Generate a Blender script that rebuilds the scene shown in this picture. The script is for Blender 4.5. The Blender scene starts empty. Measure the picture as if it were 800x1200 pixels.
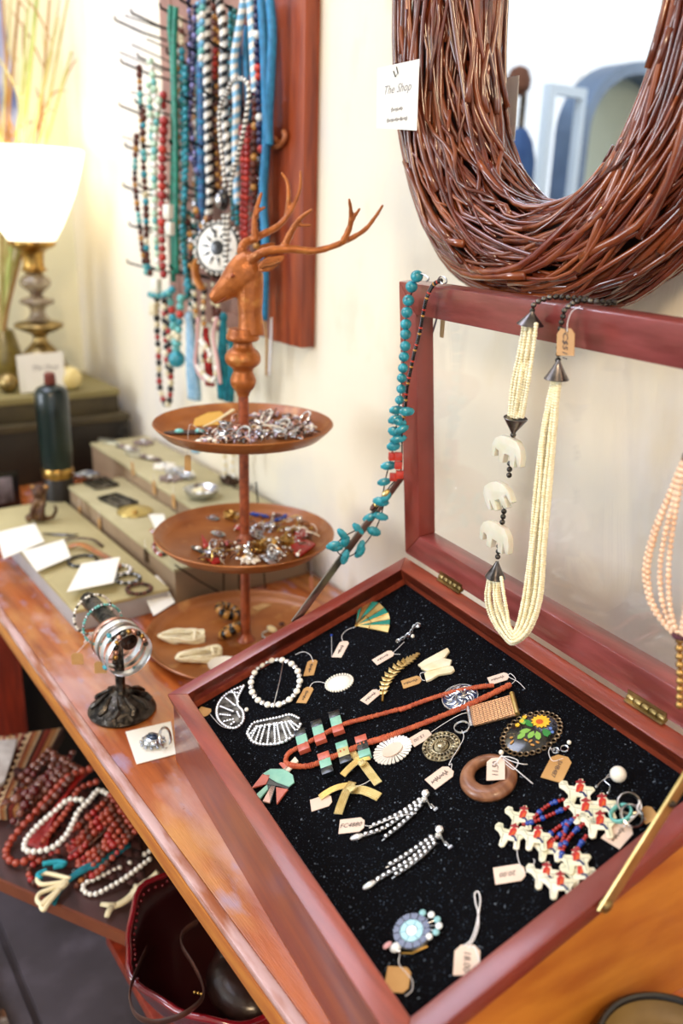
import bpy, bmesh, math, random
import numpy as np
from mathutils import Vector as V, Matrix
random.seed(7)
SC = bpy.context.scene
COL = SC.collection
PI = math.pi
# ---------------------------------------------------------------- camera
FPX, YAW, PITCH, ROLL = 994.83, 0.62928, 0.33831, 0.030325
CAM = V((0.80251, -0.34372, 1.36860))
_f = V((-math.cos(YAW)*math.cos(PITCH), math.sin(YAW)*math.cos(PITCH), -math.sin(PITCH)))
_r = V((math.sin(YAW), math.cos(YAW), 0)); _u = _r.cross(_f)
_c, _s = math.cos(ROLL), math.sin(ROLL)
_r, _u = _c*_r+_s*_u, -_s*_r+_c*_u
cd = bpy.data.cameras.new('camera'); cam = bpy.data.objects.new('camera', cd); COL.objects.link(cam)
cd.sensor_fit = 'VERTICAL'; cd.sensor_height = 36; cd.lens = FPX/1200*36
cd.clip_start = .02; cd.clip_end = 60
cam.matrix_world = Matrix(((_r.x,_u.x,-_f.x,CAM.x),(_r.y,_u.y,-_f.y,CAM.y),(_r.z,_u.z,-_f.z,CAM.z),(0,0,0,1)))
cd.dof.use_dof = True; cd.dof.focus_distance = 0.86; cd.dof.aperture_fstop = 3.2
SC.camera = cam
# ---------------------------------------------------------------- world, lights, exposure
SC.view_settings.view_transform = 'Standard'; SC.view_settings.look = 'None'
SC.view_settings.gamma = 1; SC.view_settings.use_curve_mapping = False
SC.view_settings.exposure = 0.55
w = bpy.data.worlds.new('world'); SC.world = w; w.use_nodes = True
bg = w.node_tree.nodes['Background']; bg.inputs[0].default_value = (.88,.94,1,1); bg.inputs[1].default_value = 1.0
def area(name, loc, to, sx, sy, power, col):
    l = bpy.data.lights.new(name, 'AREA'); l.shape = 'RECTANGLE'; l.size = sx; l.size_y = sy
    l.energy = power; l.color = col
    o = bpy.data.objects.new(name, l); COL.objects.link(o); o.location = loc
    o.rotation_euler = (V(to)-V(loc)).to_track_quat('-Z','Y').to_euler(); return o
area('window_daylight', (-1.3,-3.15,1.75), (0.0,.4,1.0), 1.5, 1.4, 72, (.83,.90,1))
area('cool_overhead_fill', (-1.0,-.45,2.72), (-1.0,-.45,0), 1.0, .9, 15, (.72,.78,1))  # added under the closed ceiling for cool sheen on the rims; no skylight
area('ceiling_lamp_light', (1.7,-1.0,2.6), (.3,.2,.8), .35, .35, 20, (1,.74,.46))
# ---------------------------------------------------------------- pixel -> place helpers (real planes)
def ray(px, py): return _f + _r*((px-400)/FPX) - _u*((py-600)/FPX)
def at_z(px, py, z): d = ray(px,py); return CAM + d*((z-CAM.z)/d.z)
def at_y(px, py, y): d = ray(px,py); return CAM + d*((y-CAM.y)/d.y)
def at_x(px, py, x): d = ray(px,py); return CAM + d*((x-CAM.x)/d.x)
def at_pl(px, py, P, n): d = ray(px,py); return CAM + d*((P-CAM).dot(n)/d.dot(n))
# ---------------------------------------------------------------- materials
def srgb(h):
    h = h.lstrip('#'); c = [int(h[i:i+2],16)/255 for i in (0,2,4)]
    return tuple((x/12.92 if x <= .04045 else ((x+.055)/1.055)**2.4) for x in c)+(1,)
_mats = {}
def mat(name, c, rough=.5, metal=0, c2=None, scale=30, stretch=(1,1,1), lo=.35, hi=.65, detail=4,
        bump=0, bscale=200, bstretch=None, coat=0, trans=0, ior=1.45, emit=0, sss=0, spec=.5, sheen=0, alpha=1):
    if name in _mats: return _mats[name]
    m = bpy.data.materials.new(name); m.use_nodes = True; _mats[name] = m
    nt = m.node_tree; b = nt.nodes['Principled BSDF']; N = nt.nodes.new; L = nt.links.new
    b.inputs['Base Color'].default_value = srgb(c); b.inputs['Roughness'].default_value = rough
    b.inputs['Metallic'].default_value = metal; b.inputs['Coat Weight'].default_value = coat
    b.inputs['Coat Roughness'].default_value = .15
    b.inputs['Transmission Weight'].default_value = trans; b.inputs['IOR'].default_value = ior
    b.inputs['Specular IOR Level'].default_value = spec; b.inputs['Sheen Weight'].default_value = sheen
    if sss: b.inputs['Subsurface Weight'].default_value = sss; b.inputs['Subsurface Scale'].default_value = .004
    if emit: b.inputs['Emission Color'].default_value = srgb(c); b.inputs['Emission Strength'].default_value = emit
    tc = N('ShaderNodeTexCoord')
    if c2:
        mp = N('ShaderNodeMapping'); mp.inputs['Scale'].default_value = stretch
        L(tc.outputs['Object'], mp.inputs[0])
        nz = N('ShaderNodeTexNoise'); nz.inputs['Scale'].default_value = scale; nz.inputs['Detail'].default_value = detail
        L(mp.outputs[0], nz.inputs['Vector'])
        rp = N('ShaderNodeValToRGB'); rp.color_ramp.elements[0].position = lo; rp.color_ramp.elements[1].position = hi
        rp.color_ramp.elements[0].color = srgb(c); rp.color_ramp.elements[1].color = srgb(c2)
        L(nz.outputs['Fac'], rp.inputs[0]); L(rp.outputs[0], b.inputs['Base Color'])
        m['ramp'] = rp.name
    if bump:
        nz2 = N('ShaderNodeTexNoise'); nz2.inputs['Scale'].default_value = bscale; nz2.inputs['Detail'].default_value = 3
        if bstretch:
            mp2 = N('ShaderNodeMapping'); mp2.inputs['Scale'].default_value = bstretch
            L(tc.outputs['Object'], mp2.inputs[0]); L(mp2.outputs[0], nz2.inputs['Vector'])
        else: L(tc.outputs['Object'], nz2.inputs['Vector'])
        bp = N('ShaderNodeBump'); bp.inputs['Strength'].default_value = bump; bp.inputs['Distance'].default_value = .002
        L(nz2.outputs['Fac'], bp.inputs['Height']); L(bp.outputs[0], b.inputs['Normal'])
    return m
def overlay(m, c, scale, lo, hi, stretch=(1,1,1), detail=5, w=(0,0,0), rough=None, amount=1.0):
    """second patch colour over a mat's base colour (stains, wear, table sheen)"""
    nt = m.node_tree; N = nt.nodes.new; L = nt.links.new; b = nt.nodes['Principled BSDF']
    tc = N('ShaderNodeTexCoord'); mp = N('ShaderNodeMapping'); mp.inputs['Scale'].default_value = stretch
    mp.inputs['Location'].default_value = w
    L(tc.outputs['Object'], mp.inputs[0])
    nz = N('ShaderNodeTexNoise'); nz.inputs['Scale'].default_value = scale; nz.inputs['Detail'].default_value = detail
    L(mp.outputs[0], nz.inputs['Vector'])
    mr = N('ShaderNodeMapRange'); mr.inputs[1].default_value = lo; mr.inputs[2].default_value = hi; mr.inputs[4].default_value = amount
    L(nz.outputs['Fac'], mr.inputs[0])
    mx = N('ShaderNodeMix'); mx.data_type = 'RGBA'
    src = b.inputs['Base Color'].links
    if src: L(src[0].from_socket, mx.inputs[6])
    else: mx.inputs[6].default_value = b.inputs['Base Color'].default_value
    mx.inputs[7].default_value = srgb(c); L(mr.outputs[0], mx.inputs[0]); L(mx.outputs[2], b.inputs['Base Color'])
    return m
# ---------------------------------------------------------------- mesh builder (world coordinates in, one mesh object out)
class M:
    def __init__(s): s.v = []; s.f = []; s.mi = []; s.cur = 0
    def use(s, i): s.cur = i; return s
    def add(s, vs, fs):
        k = len(s.v); s.v += [V(p) for p in vs]
        for f in fs: s.f.append(tuple(k+i for i in f)); s.mi.append(s.cur)
        return s
    def box(s, c, hx, hy, hz, ex=V((1,0,0)), ey=V((0,1,0)), ez=V((0,0,1))):
        c = V(c); vs = [c+ex*(hx*a)+ey*(hy*b)+ez*(hz*d) for a in (-1,1) for b in (-1,1) for d in (-1,1)]
        return s.add(vs, [(0,1,3,2),(4,6,7,5),(0,4,5,1),(2,3,7,6),(0,2,6,4),(1,5,7,3)])
    def bb(s, a, b):
        a = V(a); b = V(b); c = (a+b)/2; h = (b-a)/2; return s.box(c, abs(h.x), abs(h.y), abs(h.z))
    def rings(s, R, closed=False, caps=True):
        n = len(R[0]); k = len(s.v)
        for r in R: s.v += [V(p) for p in r]
        m = len(R)
        for i in range(m if closed else m-1):
            a = k+i*n; b = k+((i+1) % m)*n
            for j in range(n):
                s.f.append((a+j, a+(j+1) % n, b+(j+1) % n, b+j)); s.mi.append(s.cur)
        if caps and not closed:
            s.f.append(tuple(k+j for j in reversed(range(n)))); s.mi.append(s.cur)
            s.f.append(tuple(k+(m-1)*n+j for j in range(n))); s.mi.append(s.cur)
        return s
    def tube(s, P, r, n=6, closed=False, flat=None, up=None):
        P = [V(p) for p in P]; m = len(P); R = []; N = None
        for i in range(m):
            if closed: t = P[(i+1) % m]-P[i-1]
            else: t = P[min(i+1,m-1)]-P[max(i-1,0)]
            if t.length < 1e-9: t = V((0,0,1))
            t.normalize()
            if up is not None: N = (V(up)-t*t.dot(V(up)))
            elif N is None: a = V((0,0,1)) if abs(t.z) < .9 else V((1,0,0)); N = a-t*t.dot(a)
            else: N = N-t*t.dot(N)
            if N.length < 1e-6: N = t.orthogonal()
            N.normalize(); B = t.cross(N)
            rr = r[i] if isinstance(r,(list,tuple)) else r
            ra, rb = (rr, rr*flat) if flat else (rr, rr)
            R.append([P[i]+B*(ra*math.cos(2*PI*j/n))+N*(rb*math.sin(2*PI*j/n)) for j in range(n)])
        return s.rings(R, closed)
    def ball(s, c, r, n=8, k=5, ex=None, ey=None, ez=None, sc=(1,1,1)):
        c = V(c); ex = ex or V((1,0,0)); ey = ey or V((0,1,0)); ez = ez or V((0,0,1))
        b = len(s.v); s.v.append(c-ez*(r*sc[2]))
        for i in range(1,k):
            a = -PI/2+PI*i/k
            for j in range(n):
                q = 2*PI*j/n; s.v.append(c+ex*(r*sc[0]*math.cos(a)*math.cos(q))+ey*(r*sc[1]*math.cos(a)*math.sin(q))+ez*(r*sc[2]*math.sin(a)))
        s.v.append(c+ez*(r*sc[2])); top = len(s.v)-1
        for j in range(n):
            s.f.append((b, b+1+(j+1) % n, b+1+j)); s.mi.append(s.cur)
            q = b+1+(k-2)*n; s.f.append((top, q+j, q+(j+1) % n)); s.mi.append(s.cur)
            for i in range(k-2):
                a0 = b+1+i*n; a1 = a0+n; s.f.append((a0+j, a0+(j+1) % n, a1+(j+1) % n, a1+j)); s.mi.append(s.cur)
        return s
    def lathe(s, prof, c, ez=V((0,0,1)), n=24, caps=True, ex=None):
        c = V(c); ez = V(ez).normalized(); ex = ex or ez.orthogonal().normalized(); ey = ez.cross(ex)
        R = [[c+ez*z+ex*(max(r,1e-5)*math.cos(2*PI*j/n))+ey*(max(r,1e-5)*math.sin(2*PI*j/n)) for j in range(n)] for r, z in prof]
        return s.rings(R, False, caps)
    def prism(s, pts, nv, t):
        pts = [V(p) for p in pts]; nv = V(nv); n = len(pts); nn = V((0,0,0))
        for i in range(n): a = pts[i]-pts[0]; b = pts[(i+1) % n]-pts[0]; nn += a.cross(b)
        if nn.dot(nv) < 0: pts = pts[::-1]
        k = len(s.v); s.v += pts+[p+nv*t for p in pts]
        s.f.append(tuple(k+i for i in reversed(range(n)))); s.f.append(tuple(k+n+i for i in range(n))); s.mi += [s.cur]*2
        for i in range(n): j = (i+1) % n; s.f.append((k+i, k+j, k+n+j, k+n+i)); s.mi.append(s.cur)
        return s
    def make(s, name, m, parent=None, loc=None, smooth=.7, bevel=0, kind=None, label=None):
        if loc is None:
            if parent is not None: loc = V(parent['_o'])
            else:
                xs = [p.x for p in s.v]; ys = [p.y for p in s.v]; zs = [p.z for p in s.v]
                loc = V(((min(xs)+max(xs))/2, (min(ys)+max(ys))/2, min(zs)))
        loc = V(loc)
        me = bpy.data.meshes.new(name)
        me.from_pydata([tuple(p-loc) for p in s.v], [], s.f)
        for x in (m if isinstance(m,(list,tuple)) else [m]): me.materials.append(x)
        if s.cur or any(s.mi): me.polygons.foreach_set('material_index', s.mi)
        bm = bmesh.new(); bm.from_mesh(me)
        if bevel:
            bmesh.ops.bevel(bm, geom=[e for e in bm.edges if len(e.link_faces)==2 and e.calc_face_angle(0) > .5], offset=bevel, segments=2, affect='EDGES', profile=.6)
        bmesh.ops.recalc_face_normals(bm, faces=bm.faces)
        for f in bm.faces: f.smooth = smooth > 0
        for e in bm.edges: e.smooth = not (len(e.link_faces)==2 and e.calc_face_angle(0) > smooth)
        bm.to_mesh(me); bm.free(); me.update()
        o = bpy.data.objects.new(name, me); COL.objects.link(o)
        o['_o'] = list(loc)
        if parent is not None: o.parent = parent; o.location = loc-V(parent['_o'])
        else: o.location = loc
        if kind: o['kind'] = kind
        if label: o['label'] = label
        return o
def thing(name, loc, label, cat, group=None):
    o = bpy.data.objects.new(name, None); COL.objects.link(o); o.location = loc; o['_o'] = list(V(loc))
    o.empty_display_size = .02
    o['label'] = label; o['category'] = cat
    if group: o['group'] = group
    return o
def tag(o, label, cat, group=None):
    o['label'] = label; o['category'] = cat
    if group: o['group'] = group
    return o
def struct(o): o['kind'] = 'structure'; return o
def arc(P, n=None):
    """Catmull-Rom through the control points"""
    P = [V(p) for p in P]; n = n or 6; out = []
    for i in range(len(P)-1):
        p0 = P[max(i-1,0)]; p1 = P[i]; p2 = P[i+1]; p3 = P[min(i+2,len(P)-1)]
        for k in range(n):
            t = k/n; out.append(.5*((2*p1)+(p2-p0)*t+(2*p0-5*p1+4*p2-p3)*t*t+(3*p1-p0-3*p2+p3)*t**3))
    out.append(P[-1]); return out
def resample(P, step):
    P = [V(p) for p in P]; out = [P[0].copy()]; need = step; 
    for i in range(len(P)-1):
        a = P[i]; b = P[i+1]; L = (b-a).length; d = 0
        while L-d >= need:
            d += need; out.append(a.lerp(b, d/L)); need = step
        need -= (L-d)
    return out
def text_mesh(name, txt, c, ex, ey, h, m, parent, bold=0, lift=.0004, shear=.25):
    """flat lettering, centred at c, reading along ex; '~' is a line of illegible handwriting"""
    if txt[0] == '~':
        ex = V(ex).normalized(); ez = ex.cross(V(ey)).normalized(); ey = ez.cross(ex); c = V(c)+ez*lift; L = h*.9*len(txt); n = 9*len(txt)
        return M().tube([c+ex*(L*(i/n-.5))+ey*(h*.32*math.sin(i*1.9+math.sin(i*.7))*(1+.5*math.sin(i*.45))) for i in range(n+1)],h*.045,4).make(name,m,parent)
    cu = bpy.data.curves.new(name, 'FONT'); cu.body = txt; cu.size = 1; cu.align_x = 'CENTER'; cu.align_y = 'CENTER'
    cu.shear = shear; cu.offset = bold; cu.resolution_u = 2
    t = bpy.data.objects.new(name+'_src', cu); me = bpy.data.meshes.new_from_object(t)
    bpy.data.objects.remove(t); 
    ex = V(ex).normalized(); ez = ex.cross(V(ey)).normalized(); ey = ez.cross(ex); c = V(c)+ez*lift
    o_ = V(parent['_o'])
    for v in me.vertices: v.co = c+ex*(v.co.x*h)+ey*(v.co.y*h)-o_
    me.materials.clear(); me.materials.append(m); me.name = name
    for p in me.polygons: p.material_index = 0
    o = bpy.data.objects.new(name, me); COL.objects.link(o); o.parent = parent; o['_o'] = list(o_)
    return o
def dup(o, name=None, parent=None):
    c = o.copy(); COL.objects.link(c)
    if parent is not None: c.parent = parent
    for ch in [x for x in COL.objects if x.parent == o]: dup(ch, None, c)
    return c
def rnd(a, b): return random.uniform(a, b)
def pick(*a): return random.choice(a)
# ---------------------------------------------------------------- common materials
WHITE='#f2efe6'
mGold = mat('gilt_metal','#c9a25a',.28,1,c2='#8f6a34',scale=60)
mBrass = mat('brass','#b39a68',.35,1,c2='#7d6a42',scale=40)
mSilver = mat('silver','#e6e7ea',.2,1,c2='#a9abb0',scale=90)
mDarkMetal = mat('dark_pewter','#3a3632',.35,1,c2='#8a857c',scale=90,lo=.45,hi=.7)
mSteel = mat('steel','#9a9288',.3,1)
mIron = mat('black_wire','#15120f',.45,.6)
mCard = mat('card','#efece2',.8)
mTag = mat('pink_tag_paper','#e3cdbf',.8,c2='#d9bfae',scale=20)
mKraft = mat('kraft_paper','#c49a63',.85,c2='#b1854f',scale=30)
mString = mat('cotton_string','#e8e6ea',.8)
mInk = mat('ink','#3c3a40',.7)
mPearl = mat('pearl','#f0ebe0',.15,coat=.6)
mStone = mat('rhinestone','#eef1f5',.12,.75,coat=1)
mTurq = mat('turquoise','#2f9db0',.3,c2='#1f6f78',scale=140,lo=.35,hi=.7,coat=.3)
overlay(mTurq,'#4a3524',300,.66,.70,amount=.7)
mTurqL = mat('pale_turquoise','#7cc9c6',.3,c2='#4f9c97',scale=150,coat=.2)
mCoral = mat('coral_red','#cc3a26',.35,c2='#a92a1c',scale=90,coat=.3)
mRed = mat('red_bead','#9e1f1c',.3,coat=.5)
mBlack = mat('black_bead','#100e10',.25,coat=.5)
mWood = mat('brown_bead','#6b3320',.4,c2='#3c1a10',scale=120)
mBone = mat('bone_bead','#e6dcbf',.45,c2='#cdbd92',scale=60)
mBlue = mat('blue_bead','#1c3f9a',.2,coat=.6)
mTeal = mat('teal_bead','#12706a',.3,coat=.4,c2='#0d4f50',scale=90)
mAmber = mat('honey_bead','#b8823a',.25,coat=.4)
# ================================================================ SETTING
WY = .46; WX = -1.55
# walls: cream distemper with brush marks, greenish bloom low down
mWall = mat('cream_wall','#e9dec4',.75,c2='#f0e6d2',scale=3,stretch=(1,1,.5),lo=.3,hi=.7,bump=.35,bscale=18,bstretch=(6,6,1))
overlay(mWall,'#d3cfd0',5,.50,.72,(1,1,.6),amount=.75)
overlay(mWall,'#d9c79f',9,.60,.80,(1,1,.5),w=(3,1,2),amount=.7)
mWallL = mat('cream_wall_left','#f1ecd2',.75,c2='#ece6c4',scale=2,bump=.2,bscale=20)
struct(M().bb((WX-.1,WY,0),(3.0,WY+.1,2.8)).make('wall_back',mWall,loc=(0,0,0)))
wl = M().bb((WX-.1,-3.3,0),(WX,-2.6,2.8)).bb((WX-.1,-.75,0),(WX,WY,2.8)).bb((WX-.1,-2.6,0),(WX,-.75,.9)).bb((WX-.1,-2.6,2.5),(WX,-.75,2.8))
struct(wl.make('wall_left',mWallL,loc=(0,0,0)))
# wall facing them, with the window the daylight comes through
mf = M(); mf.bb((WX-.1,-3.4,0),(3,-3.3,.95)).bb((WX-.1,-3.4,2.45),(3,-3.3,2.8))
for a,b in ((WX-.1,-1.45+-.0),(-1.15+1.3,.45),(1.6,3)): mf.bb((a,-3.4,.95),(b,-3.3,2.45))
struct(mf.make('wall_front',mWallL,loc=(0,0,0)))
mTrim = mat('window_paint','#e8e6e0',.4)
for k,(a,b) in enumerate(((-1.45,.15),(.45,1.6))):
    fr = M()
    for x in (a+.02,(a+b)/2,b-.02): fr.bb((x-.02,-3.37,.95),(x+.02,-3.32,2.45))
    for z in (.97,1.7,2.43): fr.bb((a,-3.37,z-.02),(b,-3.32,z+.02))
    struct(fr.make('window_%d'%(k+1),mTrim,loc=((a+b)/2,-3.35,.95)))
fr = M()
for y in (-2.58,-1.675,-.77): fr.bb((WX-.07,y-.02,.9),(WX-.03,y+.02,2.5))
for z in (.92,2.48): fr.bb((WX-.07,-2.6,z-.02),(WX-.03,-.75,z+.02))
struct(fr.make('window_3',mTrim,loc=(WX,-1.6,.9)))
struct(M().bb((WX-.1,-3.4,2.8),(3,WY+.1,2.85)).make('ceiling',mTrim,loc=(0,0,2.8)))
mFloor = mat('floor_concrete','#5d5660',.55,c2='#3f383b',scale=4,lo=.3,hi=.7)
overlay(mFloor,'#6d6470',9,.5,.75)
fl = M().bb((WX,-3.3,-.05),(3,-.1075,0)).bb((WX,-.094,-.05),(3,WY,0)).bb((WX,-.1075,-.05),(3,-.094,-.012))
struct(fl.make('floor',mFloor,loc=(0,0,0)))
mRug = mat('speckled_rug','#7a4f33',.95,c2='#c9bdb4',scale=60,lo=.42,hi=.62,detail=6,bump=1,bscale=300)
overlay(mRug,'#3b2418',40,.5,.6)
ru = M()
for i in range(40):
    x = -1.2+i*.03; ru.bb((x,-.9,0),(x+.0285,-.150-.006*math.sin(i*1.7),.012))
rug = ru.make('rug',mRug,loc=(-.6,-.5,0)); tag(rug,'speckled brown woven rug on the floor at the lower left corner','rug')
# ================================================================ TABLE
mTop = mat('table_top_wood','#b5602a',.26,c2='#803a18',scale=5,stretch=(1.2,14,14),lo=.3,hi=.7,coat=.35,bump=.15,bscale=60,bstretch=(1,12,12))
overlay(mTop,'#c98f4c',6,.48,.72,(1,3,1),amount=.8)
overlay(mTop,'#c9a3a0',7,.50,.70,(1,2,1),w=(2,0,0),amount=.6)  # this and the lilac patches below: worn finish plus painted sheen
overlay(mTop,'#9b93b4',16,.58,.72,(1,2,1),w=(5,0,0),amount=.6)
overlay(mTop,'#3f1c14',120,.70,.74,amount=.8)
mTopEdge = mat('worn_edge_with_sheen','#9c5b3a',.35,c2='#c9a8a8',scale=14,stretch=(1,5,5),lo=.4,hi=.62,coat=.3)  # worn wood whose pale pink also paints in the edge highlight
mApron = mat('honey_edge_wood','#c47f35',.45,c2='#a85f28',scale=8,stretch=(1,12,12))
mRedWood = mat('red_stained_wood','#8f2f17',.4,c2='#6e2110',scale=10,stretch=(8,8,1),coat=.2)
TY = -.0666
LEGX = at_y(27,800,.01).x-.07
tab = thing('display_table',(0,.19,0),'long honey and red wooden table with a worn front edge along the wall','table')
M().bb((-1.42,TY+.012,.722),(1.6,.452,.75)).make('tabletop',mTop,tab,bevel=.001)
M().bb((-1.42,TY,.741),(1.6,TY+.012,.7497)).make('edge_band',mTopEdge,tab,bevel=.0025)
M().bb((-1.42,TY+.004,.738),(1.6,TY+.012,.741)).make('groove_strip',mRedWood,tab)
M().bb((-1.42,TY+.0008,.714),(1.6,TY+.012,.738)).make('lower_edge_strip',mApron,tab,bevel=.0015)
for (x,y) in ((LEGX,-.05),(-1.36,.36),(1.45,-.045),(1.45,.36)):
    M().bb((x,y,0),(x+.07,y+.06,.722)).make('leg',mRedWood,tab,bevel=.003)
M().bb((-.155,-.045,.36),(1.45,.42,.38)).make('lower_shelf',mRedWood,tab,bevel=.002)
M().bb((-.19,-.04,0),(-.155,.42,.38)).make('shelf_end',mRedWood,tab,bevel=.002) if False else None
tk = M().bb((-1.27,-.02,0),(-.86,.44,.66)).make('under_table_shade_block',mat('shade_block_black','#15110f',.95,c2='#1f1815',scale=10),bevel=.01); tag(tk,'added black block standing in for the shade behind the red table leg','shade block')  # dark block added to stand in for the black shade under the table
# ================================================================ SLANTED DISPLAY CASE
ANG, TH, CD, CL, PHI, LH = -0.119075, 0.351678, 0.338718, 0.503531, 0.088333, 0.342714
EX = V((math.cos(ANG),math.sin(ANG),0)); EYF = V((-math.sin(ANG),math.cos(ANG),0)); EZ = V((0,0,1))
EY = EYF*math.cos(TH)+EZ*math.sin(TH); EN = EX.cross(EY)
C0 = V((0,0,.84))
def case(u,v,h=0): return C0+EX*u+EY*v+EN*h
FD = .023                      # felt below the rim
P_F = case(0,0,-FD)
def F(px,py,h=0): return at_pl(px,py,P_F+EN*h,EN)
mMah = mat('mahogany','#6a2720',.3,c2='#8a3a30',scale=9,stretch=(1,1,1),lo=.3,hi=.7,coat=.5,bump=.1,bscale=80)
mMahX = mat('mahogany_long_grain','#74301f',.34,c2='#93402a',scale=10,stretch=(1,9,9),coat=.5,bump=.12,bscale=60,bstretch=(1,8,8))
mLid = mat('lid_mahogany','#6e2c28',.3,c2='#8c4240',scale=8,stretch=(1,9,9),coat=.8,bump=.1,bscale=60,bstretch=(1,8,8))  # mauve tint paints the cool window sheen into the rail colour
mPanelF = mat('case_front_wood','#84442c',.3,c2='#663030',scale=7,stretch=(1,1,8),coat=.5)
mHoney = mat('honey_side_wood','#c27a2c',.42,c2='#a65a20',scale=5,stretch=(2,2,7),coat=.25,bump=.1,bscale=60)
mFelt = mat('black_felt','#07070b',1,bump=.5,bscale=900,spec=.1)
overlay(mFelt,'#7b8797',260,.70,.74,(1,1,1),detail=2,amount=.7)
overlay(mFelt,'#4f5d70',700,.66,.70,(1,1,1),detail=2,amount=.7)
cs = thing('display_case',C0-EZ*.09+EX*.25+EYF*.15,'slanted mahogany display case lined with black felt, open lid standing','case')
RW,RT = .0195,.016
zt = .7505
def wall_quad(m, p0, p1, inner, th):   # vertical panel between two rim points
    a = [case(*p0,-RT),case(*p1,-RT)]; b = [V((p.x,p.y,zt)) for p in a]
    m.prism([a[0],a[1],b[1],b[0]], inner, th)
M().prism([case(0,0),case(CL,0),case(CL-RW,RW),case(RW,RW)],-EN,RT).make('rim_rail',mMahX,cs,bevel=.0012)
M().prism([case(0,CD),case(CL,CD),case(CL-RW,CD-RW),case(RW,CD-RW)],-EN,RT).make('rim_rail',mMahX,cs,bevel=.0012)
M().prism([case(0,0),case(0,CD),case(RW,CD-RW),case(RW,RW)],-EN,RT).make('rim_rail',mMah,cs,bevel=.0012)
M().prism([case(CL,0),case(CL,CD),case(CL-RW,CD-RW),case(CL-RW,RW)],-EN,RT).make('rim_rail',mMah,cs,bevel=.0012)
fp = M(); wall_quad(fp,(.0012,.0012),(CL-.0012,.0012),EYF,.012); fp.make('front_panel',mPanelF,cs)
bp_ = M(); wall_quad(bp_,(.0012,CD-.0012),(CL-.0012,CD-.0012),-EYF,.012); bp_.make('back_panel',mMahX,cs)
sp = M(); wall_quad(sp,(.0012,.0135),(.0012,CD-.014),EX,.012); sp.make('end_panel',mMah,cs)
sp = M(); wall_quad(sp,(CL-.0012,.0135),(CL-.0012,CD-.014),-EX,.012); sp.make('end_panel',mHoney,cs,label='honey coloured end panel')
# inner lining boards between the rim and the felt
li = M()
for a,b,nn in (((RW,CD-RW),(CL-RW,CD-RW),EY),((RW,RW),(RW,CD-RW),-EX),((CL-RW,RW),(CL-RW,CD-RW),EX),((RW,RW),(CL-RW,RW),-EY)):
    li.prism([case(*a,-.001),case(*b,-.001),case(*b,-FD-.02),case(*a,-FD-.02)],nn,.002)
li.make('inner_lining',mMahX,cs)
M().prism([case(RW,RW,-FD),case(CL-RW,RW,-FD),case(CL-RW,CD-RW,-FD),case(RW,CD-RW,-FD)],-EN,.006).make('felt_bed',mFelt,cs)
# lid
UPL = EYF*(-math.sin(PHI))+EZ*math.cos(PHI); LN = UPL.cross(EX)*-1  # LN points to the viewer side
if LN.dot(EYF) > 0: LN = -LN
LB = case(0,CD)
def lid(u,w,t=0): return LB+EX*u+UPL*w-LN*t      # t into the lid thickness, towards the wall
W1,LT,G = .034,.024,.0055
M().prism([lid(0,LH),lid(CL,LH),lid(CL-W1,LH-W1),lid(W1*.98,LH-W1)],-LN,LT).make('lid_rail',mLid,cs,bevel=.0015)
M().prism([lid(0,G),lid(CL,G),lid(CL-W1,G+W1),lid(W1*.98,G+W1)],-LN,LT).make('lid_rail',mLid,cs,bevel=.0015)
for a,b in ((0,W1*.98),(CL,CL-W1)):
    M().prism([lid(a,G),lid(a,LH),lid(b,LH-W1),lid(b,G+W1)],-LN,LT).make('lid_stile',mMah,cs,bevel=.0015)
mGlass = bpy.data.materials.new('clear_glass'); mGlass.use_nodes = True
nt = mGlass.node_tree; nt.nodes.clear(); N_ = nt.nodes.new
o_ = N_('ShaderNodeOutputMaterial'); mx_ = N_('ShaderNodeMixShader'); tr_ = N_('ShaderNodeBsdfTransparent'); gl_ = N_('ShaderNodeBsdfGlossy'); lw_ = N_('ShaderNodeLayerWeight'); lw_.inputs[0].default_value = .5; pw_ = N_('ShaderNodeMath'); pw_.operation = 'POWER'; pw_.inputs[1].default_value = 5; fr_ = N_('ShaderNodeMath'); fr_.operation = 'MULTIPLY_ADD'; fr_.inputs[1].default_value = .9; fr_.inputs[2].default_value = .05
tr_.inputs[0].default_value = (.98,.985,.99,1); gl_.inputs['Roughness'].default_value = .02; nt.links.new(lw_.outputs['Facing'],pw_.inputs[0]); nt.links.new(pw_.outputs[0],fr_.inputs[0])
nt.links.new(fr_.outputs[0],mx_.inputs[0]); nt.links.new(tr_.outputs[0],mx_.inputs[1]); nt.links.new(gl_.outputs[0],mx_.inputs[2]); nt.links.new(mx_.outputs[0],o_.inputs[0])
M().prism([lid(W1-.004,G+W1-.004,.014),lid(CL-W1+.004,G+W1-.004,.014),lid(CL-W1+.004,LH-W1+.004,.014),lid(W1-.004,LH-W1+.004,.014)],-LN,.002).make('glass_pane',mGlass,cs)
# hinges
for (px,py) in ((528,687),(757,834)):
    c = at_pl(px,py,case(0,CD,.0),(EYF)); c = case((c-LB).dot(EX),CD+.001,.002)
    h = M(); h.box(c+EN*.0002-EY*.003,.022,.003,.0008,EX,EY,EN)
    h.box(c+UPL*.006+LN*.0005,.022,.0008,.003,EX,LN,UPL)
    hg = h.make('hinge',mBrass,cs)
    for i in range(5):
        M().lathe([(.0032,-.004),(.0034,-.0036),(.0034,.0036),(.0032,.004)],c+EX*(-.0176+i*.0088)+EN*.002,EX,10).make('knuckle',mBrass,hg)
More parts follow.
